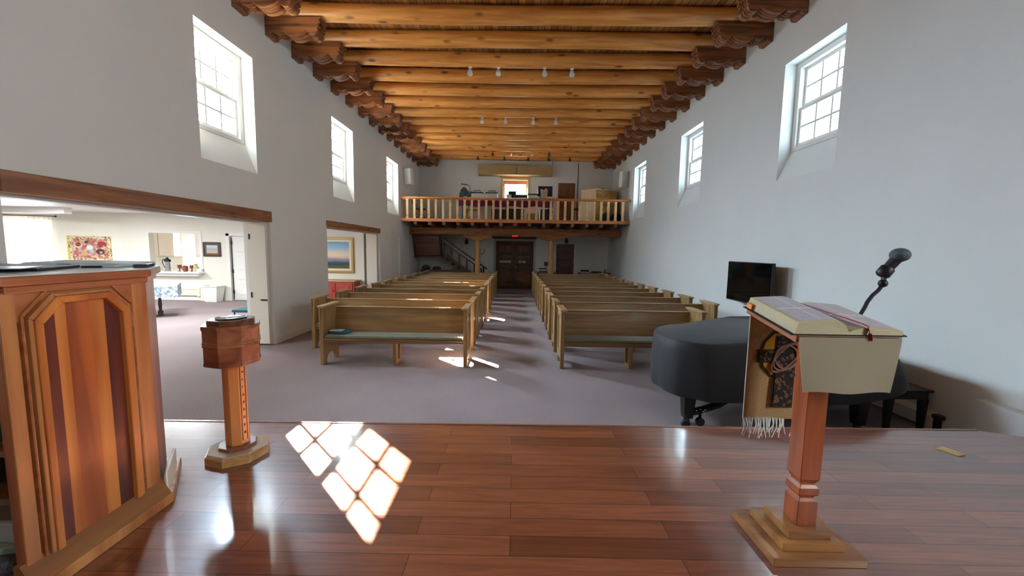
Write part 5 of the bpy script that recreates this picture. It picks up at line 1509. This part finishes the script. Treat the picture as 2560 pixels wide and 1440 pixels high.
hd = Vector(MP) + Vector(MD).normalized() * 0.128
M().ball(tuple(hd), 0.041, 22, 14, 1.06, 1, 0.86).link('ball_grille', plain('grey_mesh', '4d5a62', 0.55, 0.3, 0.25, 300, 0.4), mi, smooth=True)

# ------------------------------------------------------------------ covered grand piano and bench
pi_ = thing('grand_piano', 'grand piano under a black fitted cover on the right below the platform', 'piano', (2.7, 4.5, 0))
OUT = [(2.15, 3.86), (1.93, 3.91), (1.77, 4.03), (1.68, 4.22), (1.66, 4.45), (1.72, 4.70), (1.90, 4.91), (2.2, 5.05), (2.6, 5.15), (3.1, 5.24), (3.55, 5.28), (3.85, 5.26), (3.88, 4.9), (3.88, 4.5), (3.87, 4.1), (3.83, 3.87), (3.4, 3.85), (2.8, 3.85)]
def spline(P, n):
    out = []
    L = len(P)
    for i in range(L):
        p0, p1, p2, p3 = (Vector(P[(i + k) % L] + (0,)) for k in (-1, 0, 1, 2))
        for j in range(n):
            t = j / n
            q = 0.5 * ((2 * p1) + (p2 - p0) * t + (2 * p0 - 5 * p1 + 4 * p2 - p3) * t * t + (3 * p1 - p0 - 3 * p2 + p3) * t ** 3)
            out.append((q.x, q.y))
    return out
OUT = spline(OUT, 5)
cxp, cyp = 2.8, 4.5
def ring(ex, z, hump=0.0, keyz=0.0, flare=0.0):
    out = []
    for x, y in OUT:
        d = Vector((x - cxp, y - cyp)); 
        l = d.length
        d = d / l
        fold = 0.010 * math.sin(9 * math.atan2(d.y, d.x) * 2.0 + 3 * z) + 0.006 * math.sin(31 * math.atan2(d.y, d.x) + 9 * z)
        fold *= max(0.0, min(1.0, (0.92 - z) / 0.35))
        px, py = x + d.x * (ex + fold), y + d.y * (ex + fold)
        k = max(0, min(1, (px - 3.45) / 0.4))
        t = max(0, min(1, (px - 2.58) / 0.28))
        t = t * t * (3 - 2 * t)
        out.append((px + flare * k, py, z + hump * t - 0.10 * k * (hump > 0) + keyz * k))
    return out
m = M()
rs = [ring(0.012, 0.335, 0, 0.13, 0.16), ring(0.03, 0.40, 0, 0.1, 0.16), ring(0.022, 0.60, 0, 0, 0.14), ring(0.012, 0.80, 0, 0, 0.05), ring(0.0, 0.905, 0.08), ring(-0.012, 0.922, 0.08), ring(-0.03, 0.93, 0.08)]
m.rings(rs, cap=False)
top = [(x - 0.0, y, z) for x, y, z in ring(-0.03, 0.93, 0.08)]
m.face([m.bm.verts.new(p) for p in top])
bmesh.ops.remove_doubles(m.bm, verts=m.bm.verts[:], dist=0.0005)
sk = m.link('cover', PCOVER, pi_, smooth=True)
m = M()
m.prism([(x, y) for x, y in [(2.15, 3.92), (1.85, 4.02), (1.75, 4.4), (1.9, 4.85), (2.6, 5.08), (3.8, 5.2), (3.8, 3.92)]], 'z', 0.48, 0.80)
m.link('case', PLEG, pi_)
for x, y in ((1.90, 4.10), (3.66, 4.00), (3.66, 5.10)):
    m = M(); m.rings([[(x + a * w, y + b * w, z) for a, b in ((-1, -1), (1, -1), (1, 1), (-1, 1))] for w, z in ((0.045, 0.07), (0.05, 0.12), (0.075, 0.48))])
    lg = m.link('leg', PLEG, pi_, bevel=0.004)
    m = M(); m.lathe([(0.035, -0.02), (0.035, 0.02)], 16)
    for v in m.bm.verts:
        v.co = Vector((v.co.z, v.co.x, v.co.y)) + Vector((x, y, 0.035))
    m.link('caster', BLACK, lg)
# steel dolly beam with two casters and bolts at the tail
m = M(); m.bar((1.93, 4.07, 0.135), (2.30, 4.25, 0.15), 0.09, 0.03); m.bar((2.30, 4.25, 0.15), (2.62, 4.42, 0.24), 0.06, 0.06); m.bar((2.62, 4.42, 0.24), (3.6, 4.55, 0.24), 0.06, 0.08); m.link('dolly_beam', SOFT, pi_)
for x, y in ((1.835, 4.06), (2.02, 4.13)):
    m = M(); m.lathe([(0.045, -0.018), (0.045, 0.018)], 18)
    for v in m.bm.verts:
        v.co = Vector((v.co.x, v.co.z, v.co.y)) + Vector((x, y - 0.08, 0.045))
    m.bar((x, y - 0.08, 0.05), (x + 0.02, y - 0.03, 0.125), 0.03, 0.02)
    m.link('dolly_caster', BLACK, pi_)
m = M()
for x, y in ((1.98, 4.085), (2.04, 4.12), (2.09, 4.11), (2.05, 4.07), (2.60, 4.38)):
    m.ball((x, y - 0.02, 0.158 if x < 2.5 else 0.276), 0.012, 10, 6)
m.link('bolts', CHROME, pi_, smooth=True)
be = thing('piano_bench', 'black wooden piano bench at the right end of the covered piano', 'bench', (4.17, 4.4, 0))
m = M(); m.box(3.93, 4.41, 3.98, 4.78, 0.425, 0.455); m.link('seat', PLEG, be, bevel=0.008)
m = M(); m.box(3.965, 4.375, 4.0, 4.76, 0.35, 0.424); m.link('apron', PLEG, be)
for x, y in ((3.99, 4.03), (4.35, 4.03), (3.99, 4.73), (4.35, 4.73)):
    m = M(); m.rings([[(x + a * w, y + b * w, z) for a, b in ((-1, -1), (1, -1), (1, 1), (-1, 1))] for w, z in ((0.02, 0.0), (0.032, 0.35))]); m.link('leg', PLEG, be)
m = M(); m.prism([(4.1, 4.25), (4.35, 4.3), (4.33, 4.5), (4.08, 4.45)], 'z', 0.4565, 0.475); tag(m.link('music_book', plain('grey_green_book', '6d7a74', 0.6), loc=(4.2, 4.4, 0.4565)), 'grey-green music book lying on the piano bench', 'book')

# ------------------------------------------------------------------ right wall: television, heater, low panel
tv = thing('television', 'black flat television on the right wall above the piano', 'television', (4.3, 7.13, 0.95))
m = M(); m.box(4.255, 4.305, 6.46, 7.80, 0.945, 1.695); m.link('case', BLACK, tv, bevel=0.006)
m = M(); m.box(4.250, 4.255, 6.475, 7.785, 0.965, 1.682); m.link('screen', plain('dark_glass_screen', '08090b', 0.08), tv)
m = M(); m.box(4.305, XW, 7.0, 7.25, 1.2, 1.5); m.link('wall_mount', BLACK, tv)
he = thing('baseboard_heater', 'long cream baseboard heater along the foot of the right wall', 'heater', (4.47, 6.0, 0))
m = M(); m.box(4.455, 4.52, 4.02, 9.0, 0.03, 0.15); m.link('cover', CREAM, he)
m = M(); m.prism([(4.44, 0.165), (4.52, 0.20), (4.52, 0.185), (4.44, 0.15)], 'y', 4.02, 9.0); m.link('top_flap', CREAM, he)
m = M(); m.box(4.435, 4.515, 3.93, 4.02, 0.145, 0.20); m.link('end_cap', plain('dark_end_cap', '2c2620', 0.5), he, bevel=0.02)
m = M(); m.box(4.45, 4.515, 3.97, 4.0, 0.0, 0.145); m.link('foot', BLACK, he)
m = M(); m.box(4.43, 4.52, 4.0, 4.10, 0.0, 0.16); m.link('joint_cover', CREAM, he)
m = M(); m.box(4.42, XW, 1.0, 3.61, 0.0, 0.47); m.box(4.405, XW, 0.98, 3.63, 0.47, 0.505)
m.link('baseboard_right', WHITE, kind='structure')
# scrap of wood on the platform
m = M(); m.prism([(3.105, 2.752), (3.155, 2.645), (3.222, 2.662), (3.172, 2.765)], 'z', PZ + 0.0005, PZ + 0.009)
tag(m.link('wood_offcut', plain('pale_offcut', 'cbb078', 0.6), loc=(3.16, 2.7, PZ)), 'small pale wood offcut lying on the right of the platform floor', 'offcut')
SKY = 9.0
HAZE = 270.0
SUNE = 220.0
SUNDIR = (4.12, -4.27, -4.35)
HALL = 190.0
CFILL = 200.0  # strength of the fill through the added window
# ------------------------------------------------------------------ light
S.view_settings.view_transform = 'Standard'
S.view_settings.look = 'None'
S.view_settings.gamma = 1.0
S.view_settings.use_curve_mapping = False
S.view_settings.exposure = 0.28

w = bpy.data.worlds.new('sky')
S.world = w
w.use_nodes = True
nt = w.node_tree
bg = nt.nodes['Background']
# hazy sky: pale blue all round, very bright towards the sun
tc = N(nt, 'ShaderNodeTexCoord')
dp = N(nt, 'ShaderNodeVectorMath', operation='DOT_PRODUCT')
dp.inputs[1].default_value = tuple(-Vector(SUNDIR).normalized())
nt.links.new(tc.outputs['Generated'], dp.inputs[0])
mx = N(nt, 'ShaderNodeMath', operation='MAXIMUM'); mx.inputs[1].default_value = 0.0
nt.links.new(dp.outputs['Value'], mx.inputs[0])
pw = N(nt, 'ShaderNodeMath', operation='POWER'); pw.inputs[1].default_value = 6.0
nt.links.new(mx.outputs[0], pw.inputs[0])
ml = N(nt, 'ShaderNodeMath', operation='MULTIPLY_ADD'); ml.inputs[1].default_value = HAZE; ml.inputs[2].default_value = SKY
nt.links.new(pw.outputs[0], ml.inputs[0])
bg.inputs['Color'].default_value = (0.64, 0.83, 1.0, 1)
nt.links.new(ml.outputs[0], bg.inputs['Strength'])

def sun(az_from, el, e, ang):
    l = bpy.data.lights.new('sun', 'SUN')
    l.energy = e
    l.angle = ang
    l.color = (1.0, 0.93, 0.82)
    o = bpy.data.objects.new('sun', l)
    COL.objects.link(o)
    d = Vector(SUNDIR).normalized()
    o.rotation_euler = d.to_track_quat('-Z', 'Y').to_euler()
    return o
sun(0, 0, SUNE, 0.006)

def area(name, loc, d, sx, sy, e, col, portal=False):
    l = bpy.data.lights.new(name, 'AREA')
    l.shape = 'RECTANGLE'
    l.size = sx; l.size_y = sy
    l.energy = e
    l.color = col
    o = bpy.data.objects.new(name, l)
    COL.objects.link(o)
    o.location = loc
    o.rotation_euler = Vector(d).to_track_quat('-Z', 'Y').to_euler()
    if portal:
        l.cycles.is_portal = True
    return o
for sd in (-1, 1):
    for a, b in WY:
        area('sky_portal', (sd * (XO + 0.02), (a + b) / 2, (WS + WZ1) / 2), (-sd, 0, 0), b - a, WZ1 - WS, 1, (1, 1, 1), True)
area('sky_portal', AW(2.39, (WB + WT) / 2, -0.3), (0.285, -0.958, 0), W1 - W0, WT - WB, 1, (1, 1, 1), True)
area('sky_portal', ((KX0 + KX1) / 2, SY + 2.8, 1.6), (0, -1, 0), 0.8, 1.3, 1, (1, 1, 1), True)
area('sky_portal', (0, YB + 0.4, 4.4), (0, -1, 0), 1.2, 1.4, 1, (1, 1, 1), True)
# unseen fill lights added under the side hall ceiling to brighten it
for x, y in ((-8.0, 4.5), (-8.0, 9.0), (-12.5, 6.0), (-12.5, 10.0)):
    area('hall_fill', (x, y, SH - 0.03), (0, 0, -1), 1.6, 0.8, HALL, (0.92, 0.97, 1.0))
# fill light added outside the made-up window to lift the left wall and pulpit
area('chancel_fill', (XO + 0.05, -1.15, 3.4), (-1.0, 0.25, -0.05), 1.5, 2.8, CFILL, (1.0, 0.97, 0.93))

# ------------------------------------------------------------------ camera
f, CX, CY, R = 975.0, 1280.0, 720.0, 0.0155
def nv(v): return Vector(v).normalized()
ya = nv((7 / f, 95 / f, 1.0))
b0 = Vector((math.cos(R), -math.sin(R), 0))
xa = (b0 - ya * b0.dot(ya)).normalized()
za = ya.cross(xa)
right = Vector((xa[0], ya[0], za[0])); up = Vector((xa[1], ya[1], za[1])); fwd = Vector((xa[2], ya[2], za[2]))
cd = bpy.data.cameras.new('camera')
cd.sensor_width = 36.0
cd.lens = f / 2560 * 36.0
cd.clip_start = 0.05
cam = bpy.data.objects.new('camera', cd)
COL.objects.link(cam)
mw = Matrix.Identity(4)
for i in range(3):
    mw[i][0] = right[i]; mw[i][1] = up[i]; mw[i][2] = -fwd[i]
mw[0][3], mw[1][3], mw[2][3] = 0.0, 0.0, 1.85
cam.matrix_world = mw
S.camera = cam
